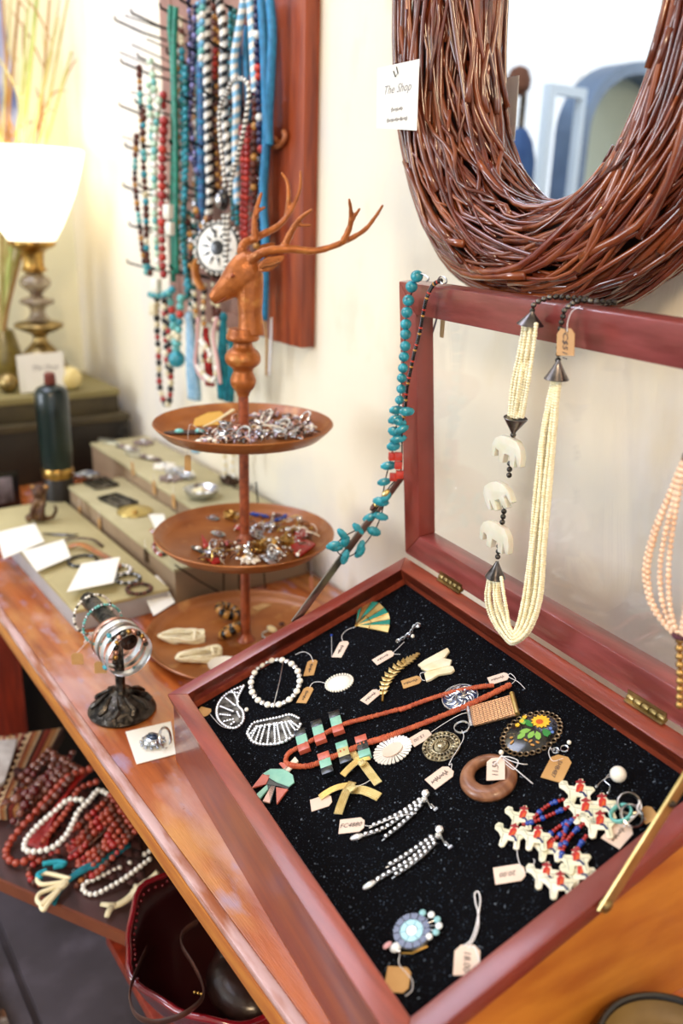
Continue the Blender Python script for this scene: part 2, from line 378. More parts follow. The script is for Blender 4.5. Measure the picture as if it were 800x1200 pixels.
# stays
mBrassL = mat('pale_brass','#cdb47c',.35,.9,c2='#a88b52',scale=30)
def flatbar(a,b,wv,w,t,m,name,parent):
    d = (b-a).normalized(); s_ = V(wv).normalized(); n_ = d.cross(s_).normalized()
    mm = M(); mm.box((a+b)/2,(b-a).length/2,w/2,t/2,d,n_.cross(d),n_); return mm.make(name,m,parent,bevel=.0004)
pa = at_pl(706,1060,case(CL,0),EX); pa = case(CL,(pa-case(CL,0)).dot(EY),-.004)+EX*.004
pb = at_pl(800,917,case(CL,0)+EX*.004,EX)
dirb = (pb-pa).normalized(); pe = pa+dirb*((LB-LN*.004-pa).dot(LN)/dirb.dot(LN))
st = flatbar(pa-dirb*.006,pe,EX.cross(dirb),.0115,.0022,mBrassL,'lid_stay',cs); st['label'] = 'brass lid stay on the near end'
M().lathe([(.0052,0),(.0052,.0032),(.0035,.0052),(.0004,.006)],pa-EX*.002,EX,14).make('pivot_screw',mBrass,st)
M().lathe([(.003,0),(.003,.002),(.0004,.003)],pa+dirb*.088+EX*.0005,EX,10).make('pivot_screw',mDarkMetal,st)
qa = at_pl(350,722,case(0,0)-EX*.003,EX); qb = at_pl(478,548,case(0,0)-EX*.003,EX)
flatbar(qa-(qb-qa).normalized()*.01,qb,EX.cross(qb-qa),.010,.002,mSteel,'lid_stay',cs)['label'] = 'dark steel lid stay on the far end'
# ================================================================ TIERED STAND WITH STAG HEAD
SX,SY = -.21,.221
mCop = mat('copper_tray','#a9672f',.42,.2,c2='#86491f',scale=14,lo=.3,hi=.7,coat=.2)
overlay(mCop,'#d09a58',30,.58,.75,amount=.6)
mCopD = mat('aged_copper_rod','#a1502c',.45,.2,c2='#7a3a20',scale=120,coat=.2,bump=.2,bscale=400)
mStag = mat('stag_copper','#b5692f',.36,.35,c2='#8a4a20',scale=55,lo=.3,hi=.7,bump=.35,bscale=260)
overlay(mStag,'#d7a055',40,.6,.75,amount=.6)
sd = thing('tiered_tray_stand',(SX,SY,.75),'three-tier copper tray stand topped by an antlered stag head','tray stand')
def tray(z,R,name='tray'):
    return M().lathe([(.0075,z-.003),(R-.016,z-.003),(R-.004,z+.008),(R,z+.013),(R-.001,z+.0145),(R-.0035,z+.013),(R-.0075,z+.008),(R-.018,z),(.0075,z)],(SX,SY,0),EZ,72,caps=False).make(name,mCop,sd,smooth=.9)
ZT = (.7535,.915,1.078); RT_ = (.150,.130,.1245)
for z,R in zip(ZT,RT_): tray(z,R)
M().lathe([(.0072,0),(.0072,.39)],(SX,SY,.7505),EZ,16).make('rod',mCopD,sd)
for z in ZT: M().lathe([(.014,z),(.012,z+.004),(.0085,z+.008),(.0074,z+.012)],(SX,SY,0),EZ,18).make('collar',mCopD,sd)
AX = V((SX,SY,0)); TW = V((CAM.x-SX,CAM.y-SY,0)).normalized()
def DP(px,py,off=0): return at_pl(px,py,AX+TW*off,TW)
def zz(py): return DP(288,py).z
prof = [(7,464),(9,459),(14,453),(16,446),(14,440),(12,435),(14,431),(20,426),(22,419),(19,412),(13,407),(11.5,402),(13,400),(19,398.5),(20,394),(18.5,390),(17,385)]
M().lathe([(p.x,p.z) for p in arc([V((r*.00111,0,zz(y))) for r,y in prof],4)],(SX,SY,0),EZ,32).make('finial',mStag,sd,smooth=.9)
side = V((-TW.y,TW.x,0))
if side.dot(_r) < 0: side = -side          # +side is image right
def sec(px,py,ang,hh,hw,off=0,n=16):
    c = DP(px,py,off); a = math.radians(ang); e = side*math.cos(a)+EZ*math.sin(a)
    return [c+e*(hh*.00111*math.cos(2*PI*j/n))+TW*(hw*.00111*math.sin(2*PI*j/n)) for j in range(n)]
hd = M()
hd.rings([sec(247,352,125,2,3),sec(248.5,351,125,7,6),sec(255,346,125,10.5,8.5),sec(263,340,126,13,10),sec(271,333,128,16.5,12.5),sec(279,326,128,20,15),sec(287,319,124,22,16),sec(295,312,120,20,15),sec(301,308,115,14,11),sec(305,306,110,5,5)])
hd.rings([sec(290,312,10,8,7),sec(294,322,8,15,13),sec(293,335,6,16,14),sec(293,350,3,15.5,14),sec(293,366,0,14.5,13.5),sec(294,380,0,15.5,14.5),sec(294,392,0,17,16)])
for s_ in (1,-1):
    hd.ball(DP(273,322,.0125*s_),.0042)             # eye sockets' brow
    hd.tube([DP(288,304,.006*s_),DP(286,298,.010*s_),DP(284,292,.013*s_)] if s_<0 else [DP(292,308,.006),DP(296,303,.012),DP(302,299,.014)],[.008,.0072,.0062],8)
head = hd.make('stag_head',mStag,sd,smooth=3)
rm = head.modifiers.new('r','REMESH'); rm.mode = 'VOXEL'; rm.voxel_size = .0014; rm.use_smooth_shade = True
sm = head.modifiers.new('s','SMOOTH'); sm.factor = .6; sm.iterations = 6
for s_ in (1,-1):
    M().ball(DP(272.5,323,.0148*s_),.0028).make('eye',mCopD,head)
    M().ball(DP(250,348,.0065*s_),.0012).make('nostril',mCopD,head)
M().tube([DP(252,356,.0062),DP(258,353,.0088),DP(264,349,.0105)],.0007,6).make('mouth_line',mCopD,head)
def ear(P,w,off):
    R = []
    C = arc([DP(x,y,o) for x,y,o in P],4); m = len(C)-1
    for i,c in enumerate(C):
        t = i/m; h = w*max(.08,math.sin(PI*min(1,t*.86+.10)))
        R.append([c+EZ*(h*math.cos(2*PI*j/12))+TW*((.0016+.001*math.cos(4*PI*j/12))*math.sin(2*PI*j/12))*s_sign(off) for j in range(12)])
    mm = M(); mm.rings(R); e = mm.make('ear',mStag,head,smooth=2)
    mc = M().tube([c+TW*.002*s_sign(off)-EZ*.001 for c in C[2:-2]],.0022,6,flat=2.0,up=TW); mc.make('ear_hollow',mCop,e)
def s_sign(o): return 1 if o > 0 else -1
ear([(302,315,.013),(310,310,.018),(320,308,.021),(333,301,.024)],.0098,1)
ear([(298,303,-.012),(304,296,-.019),(312,292,-.024),(322,286,-.028)],.0085,-1)
def antler(sgn,main,tines):
    a = M()
    def br(pts,r0,r1,o0,o1):
        P = arc([DP(x,y,sgn*(o0+(o1-o0)*i/(len(pts)-1))) for i,(x,y) in enumerate(pts)],5); m = len(P)-1
        a.tube(P,[(r0+(r1-r0)*(i/m)**1.2)*(1+.07*math.sin(i*2.1)) for i in range(m+1)],9)
        a.ball(P[0],r0,9,5); a.ball(P[-1],r1,8,4)
    br(*main)
    for t in tines: br(*t)
    o = a.make('antler',mStag,sd,smooth=2)
    r_ = o.modifiers.new('r','REMESH'); r_.mode='VOXEL'; r_.voxel_size=.0011; r_.use_smooth_shade=True
    s2 = o.modifiers.new('s','SMOOTH'); s2.factor=.5; s2.iterations=3
antler(-1,([(283,294),(286,286),(295,281),(309,274),(327,264),(341,246),(351,222),(352,201)],.0068,.0018,.010,.045),
 [([(299,280),(298,268),(299,250),(306,227)],.0055,.0022,.016,.024),([(300,252),(303,247),(310,243)],.003,.0018,.02,.022),
  ([(336,252),(338,235),(337,215),(330,203)],.004,.0018,.036,.044)])
antler(1,([(297,303),(306,297),(320,293),(344,292),(369,294),(397,286),(425,271),(439,255),(448,241)],.0068,.0017,.012,.055),
 [([(332,291),(341,272),(351,257),(365,246)],.0055,.002,.022,.036),([(349,263),(356,264),(364,264)],.0028,.0018,.03,.034),
  ([(402,283),(410,265),(411,248),(409,234)],.0045,.0018,.045,.058),([(411,262),(415,254),(421,245)],.003,.0018,.05,.056)])
# ================================================================ TWIG MIRROR
MX,MZ,MYc = .150,1.635,.400
def mring(t,rho,dl):
    """t from the bottom, rho -1 inner..1 outer, dl depth (towards the room positive)"""
    c,s = math.cos(t),math.sin(t)
    e = .86
    ss = math.copysign(abs(s)**e,s); cc = math.copysign(abs(c)**e,c)
    a = .190+.060*rho; b = .303+.052*rho+.012*rho*abs(s)
    return V((MX+a*ss, MYc-dl, MZ-b*cc))
mTw = [mat('twig_bark_a','#6b2913',.24,c2='#8f4a24',scale=25,stretch=(1,1,1),coat=.9,bump=.1,bscale=300),
       mat('twig_bark_b','#481809',.2,c2='#6a2a15',scale=30,coat=.9,bump=.1,bscale=300),
       mat('twig_bark_c','#80401f',.26,c2='#592413',scale=28,coat=.9,bump=.1,bscale=300)]
mTwD = mat('twig_core_dark','#1a0805',.7,c2='#2e0f08',scale=60)  # near-black on the core paints shade into the gaps between twigs
mi = thing('twig_framed_mirror',(MX,WY-.03,MZ),'mirror in a thick oval wreath of glossy brown vine twigs','mirror')
cr = M(); Rg = []
for i in range(72):
    t = 2*PI*i/72; Rg.append([mring(t,.74*math.cos(2*PI*j/10),.036*math.sin(2*PI*j/10)) for j in range(10)])
cr.rings(Rg,closed=True).make('wreath_core',mTwD,mi,smooth=3)
def twig_path(t0,span,ph0,drift,n,rr=1.0,wob=.05):
    P = []; w1,w2 = rnd(0,6),rnd(0,6); k1 = rnd(2,5)
    for i in range(n+1):
        u = i/n; t = t0+span*u; ph = ph0+drift*u+.12*math.sin(k1*u*3+w1)
        q = rr*(1+wob*math.sin(u*7+w2))
        P.append(mring(t,1.0*q*math.cos(ph),.060*q*math.sin(ph)))
    return P
random.seed(21)
for i in range(285):
    low = i < 225
    tc = rnd(-1.75,1.75) if low else rnd(1.7,4.6)
    span = rnd(.9,2.1)*pick(1,-1); ph0 = rnd(-.35,PI+.35); drift = rnd(-.55,.55)*abs(span)
    if i % 6 == 0: drift *= 3
    n = int(abs(span)*9)+3; r = rnd(.0024,.0044)*(1.15 if i % 9 == 0 else 1)
    P = twig_path(tc-span/2,span,ph0,drift,n,rr=rnd(.90,1.06),wob=.035)
    M().tube(P,[r*(1-.45*(k/n)) for k in range(n+1)],6).make('vine_twig',mTw[i % 3],mi,smooth=2)
st_ = M()
for i in range(130):
    span = rnd(.8,1.6)*pick(1,-1); tc = rnd(0,2*PI); n = 10; r = rnd(.0016,.0026)
    P = twig_path(tc,span,rnd(-.5,PI+.5),rnd(-.8,.8),n,rr=rnd(.86,.96)); st_.use(i % 3).tube(P,[r*(1-.4*(k/n)) for k in range(n+1)],5)
st_.make('inner_vine_twigs',mTw,mi,smooth=2,kind='stuff')
mMir = mat('silvered_mirror','#f4f6f8',.0,1); 
M().rings([[mring(2*PI*j/64,-.6,.0)*1 for j in range(64)],[mring(2*PI*j/64,-.6,-.004) for j in range(64)]]).make('mirror_glass',mMir,mi,smooth=.5)
M().rings([[mring(2*PI*j/48,.2,-.006) for j in range(48)],[mring(2*PI*j/48,.2,-.05) for j in range(48)]]).make('backing_board',mTwD,mi,smooth=.5)
# tag hanging on the wreath
tg = thing('mirror_price_card',at_y(462,110,.33),'white shop card hanging on a dark thread from the left side of the twig wreath','card')
Q = [at_y(x,y,.322) for x,y in ((442,80),(491,69),(488,153),(441,150))]
M().prism(Q,V((0,1,0)),.0006).make('card',mCard,tg)
M().tube([at_y(464,78,.321),at_y(466,86,.321),at_y(463,90,.321),at_y(461,84,.321),at_y(464,72,.34),at_y(463,50,.345),at_y(467,30,.35)],.0006,5).make('thread',mBlack,tg)
ex_ = (Q[1]-Q[0]).normalized(); ey_ = (Q[0]-Q[3]).normalized()
mInkS = mat('soft_grey_ink','#8d8a8c',.7)
for t,py,h in (('The Shop',104,.013),('35',128,.008),('~~~~',128,.006),('~~~~~~~',140,.006)):
    if t == '35': continue
    text_mesh('lettering',t,at_y(465,py,.322),ex_,ey_,h,mInkS,tg,shear=.4)
# ================================================================ ACROSS THE ROOM (seen in the mirror)
mCab = mat('blue_grey_paint','#5f7590',.45,c2='#4b5f78',scale=6)
mCabIn = mat('pale_green_backing','#a9b3a4',.7)
ac = thing('arched_cabinet',(-1.30,-1.66,0),'blue-grey arch-topped display cabinet across the room, seen only in the mirror','cabinet')
def yz_arch(cy,hw,z0,z1,x,n=18):
    return [V((x,cy-hw,z0)),V((x,cy+hw,z0))]+[V((x,cy+hw*math.cos(PI*j/n),z1+hw*.75*math.sin(PI*j/n))) for j in range(n+1)]
M().prism(yz_arch(-1.66,.28,.0,1.655,-1.43),V((1,0,0)),.02).make('backing',mCabIn,ac)
Rr = []
for j in range(25):
    a = PI*j/24
    c = V((-1.35,-1.66+.30*math.cos(a),1.655+.225*math.sin(a))); d = V((0,math.cos(a),.75*math.sin(a))).normalized()
    Rr.append([c+d*x_+V((y_,0,0)) for x_,y_ in ((-.02,-.06),(.02,-.06),(.02,.06),(-.02,.06))])
M().rings(Rr).make('arch_frame',mCab,ac)
for y in (-1.36,-1.96): M().bb((-1.41,y-.02,0),(-1.29,y+.02,1.655)).make('side_post',mCab,ac)
for z in (.05,.9,1.3): M().bb((-1.41,-1.94,z),(-1.30,-1.38,z+.02)).make('shelf',mCab,ac)
dm = thing('mirror_figure',(-1.44,-1.20,0),'blue jacket and brown head, stand-in for a blurred figure, seen only in the mirror','figure stand-in')  # added stand-in for the blurred brown and blue figure in the reflection
M().lathe([(.10,0),(.10,.02),(.02,.04),(.012,1.78)],(-1.44,-1.20,0),EZ,16).make('pole',mDarkMetal,dm)
M().lathe([(.06,1.1),(.065,1.3),(.06,1.56),(.045,1.62),(.02,1.66)],(-1.44,-1.20,0),EZ,20).make('torso',mat('blue_cloth','#2c4670',.9,c2='#3b5a86',scale=8),dm)
M().lathe([(.02,1.76),(.04,1.78),(.042,1.81),(.03,1.84),(.01,1.85)],(-1.44,-1.17,0),EZ,20).make('figure_head',mat('brown_figure_head','#5d3b2a',.9),dm)
fm = M().bb((-1.30,-1.17,0),(-1.27,-1.14,1.78)).bb((-1.30,-1.30,1.75),(-1.27,-1.17,1.78)).bb((-1.30,-1.32,0),(-1.27,-1.30,1.78))
tag(fm.make('clothes_rail',mat('pale_blue_enamel','#b9cad8',.4),loc=(-1.28,-1.2,0)),'pale blue upright clothes rail across the room, seen only in the mirror','rail')
# ================================================================ SMALL JEWELLERY BUILDERS
def circ(c,n,R,k=20,a0=0,a1=2*PI,ex=None):
    n = V(n).normalized(); ex = ex or n.orthogonal().normalized(); ey = n.cross(ex); c = V(c)
    full = abs(a1-a0) > 2*PI-.01
    return [c+ex*(R*math.cos(a0+(a1-a0)*j/(k if full else k-1)))+ey*(R*math.sin(a0+(a1-a0)*j/(k if full else k-1))) for j in range(k)]
def hoop(m_,c,n,R,r,k=20,s=6,flat=None): return m_.tube(circ(c,n,R,k),r,s,closed=True,flat=flat,up=n)
def hang_tag(parent,p_top,p_bot,w,m=None,txt=None,nv=None,string=None,name='price_tag',th=.0005,h=None,tdir=1):
    """paper tag with clipped corners; p_top is the eyelet end"""
    m = m or mTag; a = V(p_top); b = V(p_bot); d = (b-a); L = d.length; d.normalize()
    nv = V(nv).normalized() if nv is not None else EN
    s_ = nv.cross(d).normalized(); hw = w/2; c = min(.25*w,.2*L)
    o = M().prism([a+s_*(hw-c),a+s_*hw+d*c,b+s_*hw,b-s_*hw,a-s_*hw+d*c,a-s_*(hw-c)],nv,th).make(name,m,parent)
    if txt:
        cc = (a+b)/2+nv*th; text_mesh('lettering',txt,cc+d*.001,d*tdir,nv.cross(d)*tdir,h or w*.42,mInk,o)
    if string: M().tube(arc([V(p) for p in string],4),.00032,4).make('string',mString,o)
    return o
def j_ring(c,lab,m,stone=None,R=.009,n=(0,0,1),grp=None,cat='ring'):
    R *= 1.2
    c = V(c); n = V(n).normalized(); t = thing('finger_ring',c,lab,cat,grp)
    hoop(M(),c+EZ*(.0012 if n.z > .7 else R*.95),n,R,.0016,18,6).make('band',m,t)
    if stone:
        q = c+n.orthogonal().normalized()*R+EZ*(.0012 if n.z > .7 else R)
        M().ball(q,.0048,8,5).make('stone',stone,t); hoop(M(),q,n.orthogonal(),.0034,.0007,12,5).make('setting',m,t)
    return t
def j_flower(c,lab,m,stone,R=.010,n=8,cat='brooch',nv=EZ,grp=None):
    R *= 1.35; c = V(c); t = thing('flower_brooch',c,lab,cat,grp); nv = V(nv); ex = nv.orthogonal().normalized(); ey = nv.cross(ex)
    mm = M()
    for k in range(n):
        a = 2*PI*k/n; d = ex*math.cos(a)+ey*math.sin(a); mm.ball(c+d*R*.6+nv*.0025,R*.40,8,4,d,nv.cross(d)*1,nv,(1,.62,.55))
    mm.make('petals',m,t); M().ball(c+nv*.0035,R*.26,8,5).make('centre_stone',stone,t); return t
def j_drop(c,d,lab,m,stone,L=.03,cat='earring',grp=None):
    L *= 1.3; c = V(c); d = V(d).normalized(); t = thing('drop_earring',c,lab,cat,grp)
    M().tube(circ(c-d*.004+EZ*.002,EZ,.004,12,0,4.5),.0006,5).make('ear_hook',m,t)
    mm = M()
    for k in range(4): mm.ball(c+d*(L*.2*k)+EZ*.0035,.0026+.0007*k,7,4)
    mm.make('link_beads',m,t); M().ball(c+d*(L*.85)+EZ*.004,.0060,9,5,d,EZ.cross(d),EZ,(1.5,.9,.5)).make('drop',stone,t); return t
def j_bar(c,d,lab,m,stones,L=.04,W=.008,cat='brooch',grp=None):
    L *= 1.12; W *= 1.3; c = V(c); d = V(d).normalized(); s_ = EZ.cross(d); t = thing('bar_brooch',c,lab,cat,grp)
    P = [c+d*(L*(u-.5))+s_*(W*.5*v)+EZ*.001 for u,v in ((0,-.3),(.15,-.9),(.5,-1),(.85,-.8),(1,-.2),(1,.2),(.85,.8),(.5,1),(.15,.9),(0,.3))]
    M().prism(P,EZ,.0018).make('plate',m,t,bevel=.0004)
    k = len(stones)
    for i,sm_ in enumerate(stones): M().ball(c+d*(L*((i+.5)/k-.5)*.8)+EZ*.0032,W*.36,9,5,sc=(1,1,.6)).make('stone',sm_,t)
    return t
def j_coil(c,lab,m,R=.008,turns=3,cat='chain',r=.0009,grp=None,ez=EZ):
    P = []; R *= 1.35; r *= 1.45; turns += 2
    for i in range(turns*14): a = 2*PI*i/14; q = R*(.55+.45*math.sin(i*.23+c[0]*900)); P.append(V(c)+V((q*math.cos(a+.3*math.sin(i)),q*math.sin(a)*.8,.0012+.0016*(i/14)+.002*abs(math.sin(i*1.3)))))
    return tag(M().tube(P,r,5).make('coiled_chain',m,loc=c),lab,cat,grp)
def beads(m_,P,r,step=None,pat=(0,),n=7,k=4,jit=0,squash=1):
    """string of beads along path P; pat = material slots, cycled"""
    Q = resample(P,step or 2*r); 
    for i,q in enumerate(Q):
        e = pat[i % len(pat)]; rr = r
        if isinstance(e,tuple): e,rr = e[0],r*e[1]
        m_.use(e); a = Q[max(i-1,0)]; b = Q[min(i+1,len(Q)-1)]; d = (b-a)
        d = d.normalized() if d.length > 1e-7 else EZ
        rr *= 1+jit*rnd(-1,1); ex = d.orthogonal().normalized()
        m_.ball(q,rr,n,k,ex,d.cross(ex),d,(1,1,squash))
    return m_
# ================================================================ ON THE TRAYS
def T(px,py,k,dz=.0002):
    p = at_z(px,py,ZT[k]+dz); d = V((p.x-SX,p.y-SY,0)); m_ = RT_[k]-.024
    return p if d.length < m_ else V((SX,SY,p.z))+d*(m_/d.length)
mCoin = mat('tan_shell','#d8a94e',.5); mIvory = mat('ivory_plastic','#efe0b6',.35); mGrey = mat('smoky_stone','#7e6b66',.2,coat=.5)
mBron_ = mat('bronze_scrap','#6b4a3a',.35,.8); mLil_ = mat('lilac_scrap','#c3b4cc',.3,coat=.3)
# top tray
t = thing('folded_paper_packet',T(238,491,2),'yellow paper packet standing at the back left of the top tray','packet')
M().prism([T(222,490,2),T(228,483,2)+EZ*.006,T(250,482,2)+EZ*.006,T(262,487,2)+EZ*.002,T(258,498,2),T(226,500,2)],EZ,.0012).make('packet',mCoin,t)
t = j_bar(T(222,508,2),side*.9+EZ*.02,'dark leather strip set with two turquoise stones at the left of the top tray',mat('dark_leather','#3a2119',.5),[mTurqL,mTurqL],.062,.015)
for x,y,b_ in ((236,505,0),(250,499,0)): pass
t = thing('bone_hair_pick',T(256,497,2),'long pale bone pick lying behind the turquoise strip on the top tray','hair pick')
M().tube([T(238,505,2)+EZ*.006,T(256,498,2)+EZ*.008,T(273,488,2)+EZ*.010],[.0012,.0022,.0032],8,flat=.5,up=EZ).make('pick',mIvory,t)
spots = [(263,504,'j'),(272,512,'f'),(262,516,'c'),(285,517,'r'),(297,504,'f'),(303,489,'f'),(317,484,'f'),(325,498,'b'),(338,490,'b'),(311,501,'r'),(332,507,'r'),(345,500,'f'),(318,515,'d'),(349,509,'b'),(294,513,'d'),(281,507,'c'),(305,513,'c'),(357,498,'r'),(329,514,'c'),(247,515,'d')]
where = {0:'left front',1:'middle',2:'right'}
ND = {'f':('pewter flower brooch','silver petals'),'r':('silver finger ring','')}
names_top = ['knot of fine silver chain behind the front rim','pale shell flower brooch left of the rod','tangle of silver chain at the front of the top tray','ring with a clear stone in front of the rod, top tray','grey blossom brooch just right of the rod, top tray','white blossom brooch at the back of the top tray','lilac blossom brooch at the back right of the top tray','dark slanted bar brooch leaning right of the rod, top tray','long bronze bar brooch pointing to the back right of the top tray','large silver hoop ring in the right half of the top tray','silver ring with a pearl near the right front rim, top tray','pearly flower brooch at the right of the top tray','silver drop earring at the right front of the top tray','flat dark brooch against the right rim of the top tray','pair half of silver drop earring in front of the rod, top tray','coil of bright chain left of the rod, top tray','coil of pink-gold chain right of the rod, top tray','thin silver ring at the far right of the top tray','small heap of chain under the pearl ring, top tray','earring with a smoky drop by the left front rim of the top tray']
mBron = mat('dark_bronze','#5d4434',.35,.8,c2='#3a2c26',scale=120); mRose = mat('rose_gold','#c99a86',.3,1); mLil = mat('lilac_enamel','#b9a8c4',.25,coat=.4)
for i,(x,y,k) in enumerate(spots):
    p = T(x,y,2); lb = names_top[i]; a = rnd(0,6)
    if k == 'j': j_coil(p,lb,mSilver,.009,4)
    elif k == 'f': j_flower(p,lb,[mPearl,mGrey,mPearl,mLil,mPearl][i % 5],[mSilver,mGold,mRose][i % 3],rnd(.009,.012),7,nv=V((rnd(-.3,.3),rnd(-.3,.3),1)).normalized())
    elif k == 'c': j_coil(p,lb,[mSilver,mRose][i % 2],.009,4,r=.0011)
    elif k == 'r': j_ring(p,lb,mSilver,[mStone,mPearl,None][i % 3],.009 if i != 9 else .012,(rnd(-.2,.2),-.6,.5))
    elif k == 'b': j_bar(p,(math.cos(a),math.sin(a),.12),lb,mBron,[mGrey,mSilver,mGrey],.036,.009)
    elif k == 'd': j_drop(p,(math.cos(a),math.sin(a),0),lb,mSilver,[mGrey,mPearl][i % 2],.024)
t = thing('hanging_tag',T(221,533,2),'small tan tag on a white string hanging over the left rim of the top tray','price tag')
ztg = ZT[2]
hang_tag(t,at_pl(220,533,T(205,515,2),TW),at_pl(220,552,T(205,515,2),TW),.0085,mKraft,None,TW,[T(240,512,2)+EZ*.003,T(228,510,2)+EZ*.013,T(222,513,2)+EZ*.016,at_pl(219.5,522,T(205,515,2),TW),at_pl(220,533,T(205,515,2),TW)],name='tag')
# uncountable tangles of fine chain and findings
def heap(k,spots_,lab,mats_,n_):
    mm = M(); random.seed(k+40)
    for i in range(n_):
        x,y,sx,sy = pick(*spots_); c = T(rnd(x-sx,x+sx),rnd(y-sy,y+sy),k,rnd(.001,.009)); mm.use(i % len(mats_)); q = random.random()
        nn_ = V((rnd(-1,1),rnd(-1,1),rnd(-1,1))).normalized()
        if q < .35: mm.tube(circ(c,nn_,rnd(.003,.009),12,0,rnd(3,6)),rnd(.0005,.0011),5)
        elif q < .7: mm.ball(c,rnd(.0016,.0042),7,5,sc=(1,rnd(.6,1),rnd(.5,1)))
        else: a_ = V((rnd(-1,1),rnd(-1,1),rnd(-.2,.4)))*rnd(.006,.016); mm.tube([c-a_,c+V((0,0,.002)),c+a_],rnd(.0007,.0016),5)
    o = mm.make('jewellery_tangle',mats_,loc=T(288,500 if k == 2 else 630,k),kind='stuff',smooth=.8); o['label'] = lab; o['category'] = 'jewellery'
heap(2,((300,507,60,8),(318,492,45,8),(270,512,35,6),(345,503,22,8)),'tangle of silver chains, studs and findings filling the top tray',[mSilver,mDarkMetal,mRose,mPearl,mBron_,mLil_],300)
heap(1,((285,648,40,10),(310,640,45,12),(345,628,22,14),(315,615,40,9),(250,645,12,10)),'tangle of gold and silver scraps and earrings filling the middle tray',[mSilver,mGold,mBron_,mStone,mPearl,mWood],230)
# middle tray
mid = [(248,607,'b','oval grey cabochon brooch at the back left of the middle tray'),(272,599,'f','bright silver blossom brooch behind the rod, middle tray'),(271,609,'c','silver chain heap left of the rod, middle tray'),
 (305,603,'b2','cobalt blue beaded bar behind the right of the rod, middle tray'),(330,608,'b2','cobalt blue bar crossing beside a brown stone, middle tray'),(329,605,'o','brown oval stone at the back right of the middle tray'),(256,627,'b','pale pearl bar brooch left of the rod, middle tray'),
 (268,640,'o','dark garnet oval stone left of the rod, middle tray'),(240,648,'b3','red and black enamel bar at the left of the middle tray'),(246,655,'c','heap of sparkling chain beside the red enamel bar, middle tray'),(282,652,'r','gold ring in front of the rod, middle tray'),(293,658,'f','crystal flower brooch at the front of the middle tray'),
 (304,645,'c','gold chain coil right of the rod, middle tray'),(316,636,'f','gold filigree flower brooch, centre right of the middle tray'),(330,625,'r','silver ring near the centre right of the middle tray'),(322,657,'c','silver chain coil at the right front of the middle tray'),(350,622,'f','pearly flower brooch at the far right of the middle tray'),(312,621,'r','gold ring behind the filigree flower, middle tray'),(344,612,'r','wide silver ring by the right back rim, middle tray'),(300,632,'c','brass chain coil touching the rod, middle tray'),(338,640,'c','bright chain under the red tassel, middle tray'),(359,630,'o','smoky round stone by the right rim, middle tray'),(306,655,'d','silver drop earring at the front of the middle tray'),(280,621,'o','amber oval stone behind the rod, middle tray')]
for i,(x,y,k,lb) in enumerate(mid):
    p = T(x,y,1); a = rnd(0,6)
    if k == 'f': j_flower(p,lb,[mSilver,mGold,mPearl][i % 3],mStone,.011,8)
    elif k == 'c': j_coil(p,lb,[mGold,mSilver][(i) % 2],.009,4,r=.0011)
    elif k == 'r': j_ring(p,lb,[mGold,mSilver][i % 2],mStone,.009,(rnd(-.3,.3),-.5,.6))
    elif k == 'b': j_bar(p,side*.3+TW*.5,lb,mSilver,[mGrey],.026,.013)
    elif k == 'b2': j_bar(p,side+TW*(.6 if i == 3 else -1.2),lb,mBlue,[mBlue]*4,.032,.008)
    elif k == 'b3': j_bar(p,side*.8+TW*.9,lb,mBlack,[mPearl,mBlack,mCoral],.05,.010)
    elif k == 'o': tag(M().ball(p+EZ*.004,.008,12,6,sc=(1.15,.85,.5)).make('cabochon',[mAmber,mWood,mGrey,mRed][i % 4],smooth=3),lb,'stone')
    elif k == 'd': j_drop(p,(math.cos(a),math.sin(a),0),lb,mSilver,mGrey,.024)
for k,(q,lb) in enumerate(((((236,628),(252,650),(258,660),(250,664),(240,655)),'scarlet silk tassel at the left of the middle tray'),(((338,636),(352,632),(371,640),(360,655),(345,652)),'scarlet fabric fold at the right of the middle tray'),(((345,626),(357,620),(362,628),(350,634)),'small red leather tab near the right rim of the middle tray'))):
    tag(M().prism([T(x,y,1,.002+.001*k) for x,y in q],EZ,.004).make('red_scrap',mat('scarlet_silk','#b3201a',.4,c2='#8d1512',scale=90),bevel=.001),lb,'fabric')
t = thing('hanging_tag',at_y(365,672,.40),'brown tag hanging between the middle tray and the left lid stay','price tag')
hang_tag(t,at_y(365,676,.385),at_y(365,691,.385),.012,mat('brown_tag','#a9613c',.8),None,(0,-1,0),[T(362,648,1)+EZ*.015,at_y(365,665,.37),at_y(365,676,.384)],name='tag')
# bottom tray
mCream = mat('cream_seed_beads','#f2ead0',.35,c2='#e6d9b0',scale=300,coat=.3)
def hank(x,y,L,lab,ang):
    c = T(x,y,0,.006); t = thing('bead_hank',c-EZ*.006,lab,'necklace','cream bead hanks on the bottom tray')
    d = side*math.cos(ang)+V((TW.y,-TW.x,0)).cross(EZ)*math.sin(ang)
    d.z = 0; d.normalize(); s_ = EZ.cross(d)
    for k in range(12):
        w_ = rnd(.003,.013); z_ = rnd(-.003,.009); ph = rnd(0,6); P = []
        for i in range(28):
            a = 2*PI*i/28; P.append(c+d*(L*.5*math.cos(a)*(1-.04*k*.3))+s_*(w_*math.sin(a)+.003*math.sin(2*a+ph))+EZ*(z_*math.cos(a*.5)+.002*math.sin(3*a+ph)))
        mm = beads(M(),P+[P[0]],.0019,.0030,(0,),6,3); mm.make('bead_strand',mCream,t,kind='stuff',smooth=3)
    hoop(M(),c+d*L*.30,d,.0085,.0022,14,6).make('binding',mCream,t)
hank(213,746,.070,'upper hank of cream seed beads at the left of the bottom tray',-.15)
hank(233,768,.066,'lower hank of cream seed beads at the left of the bottom tray',.15)
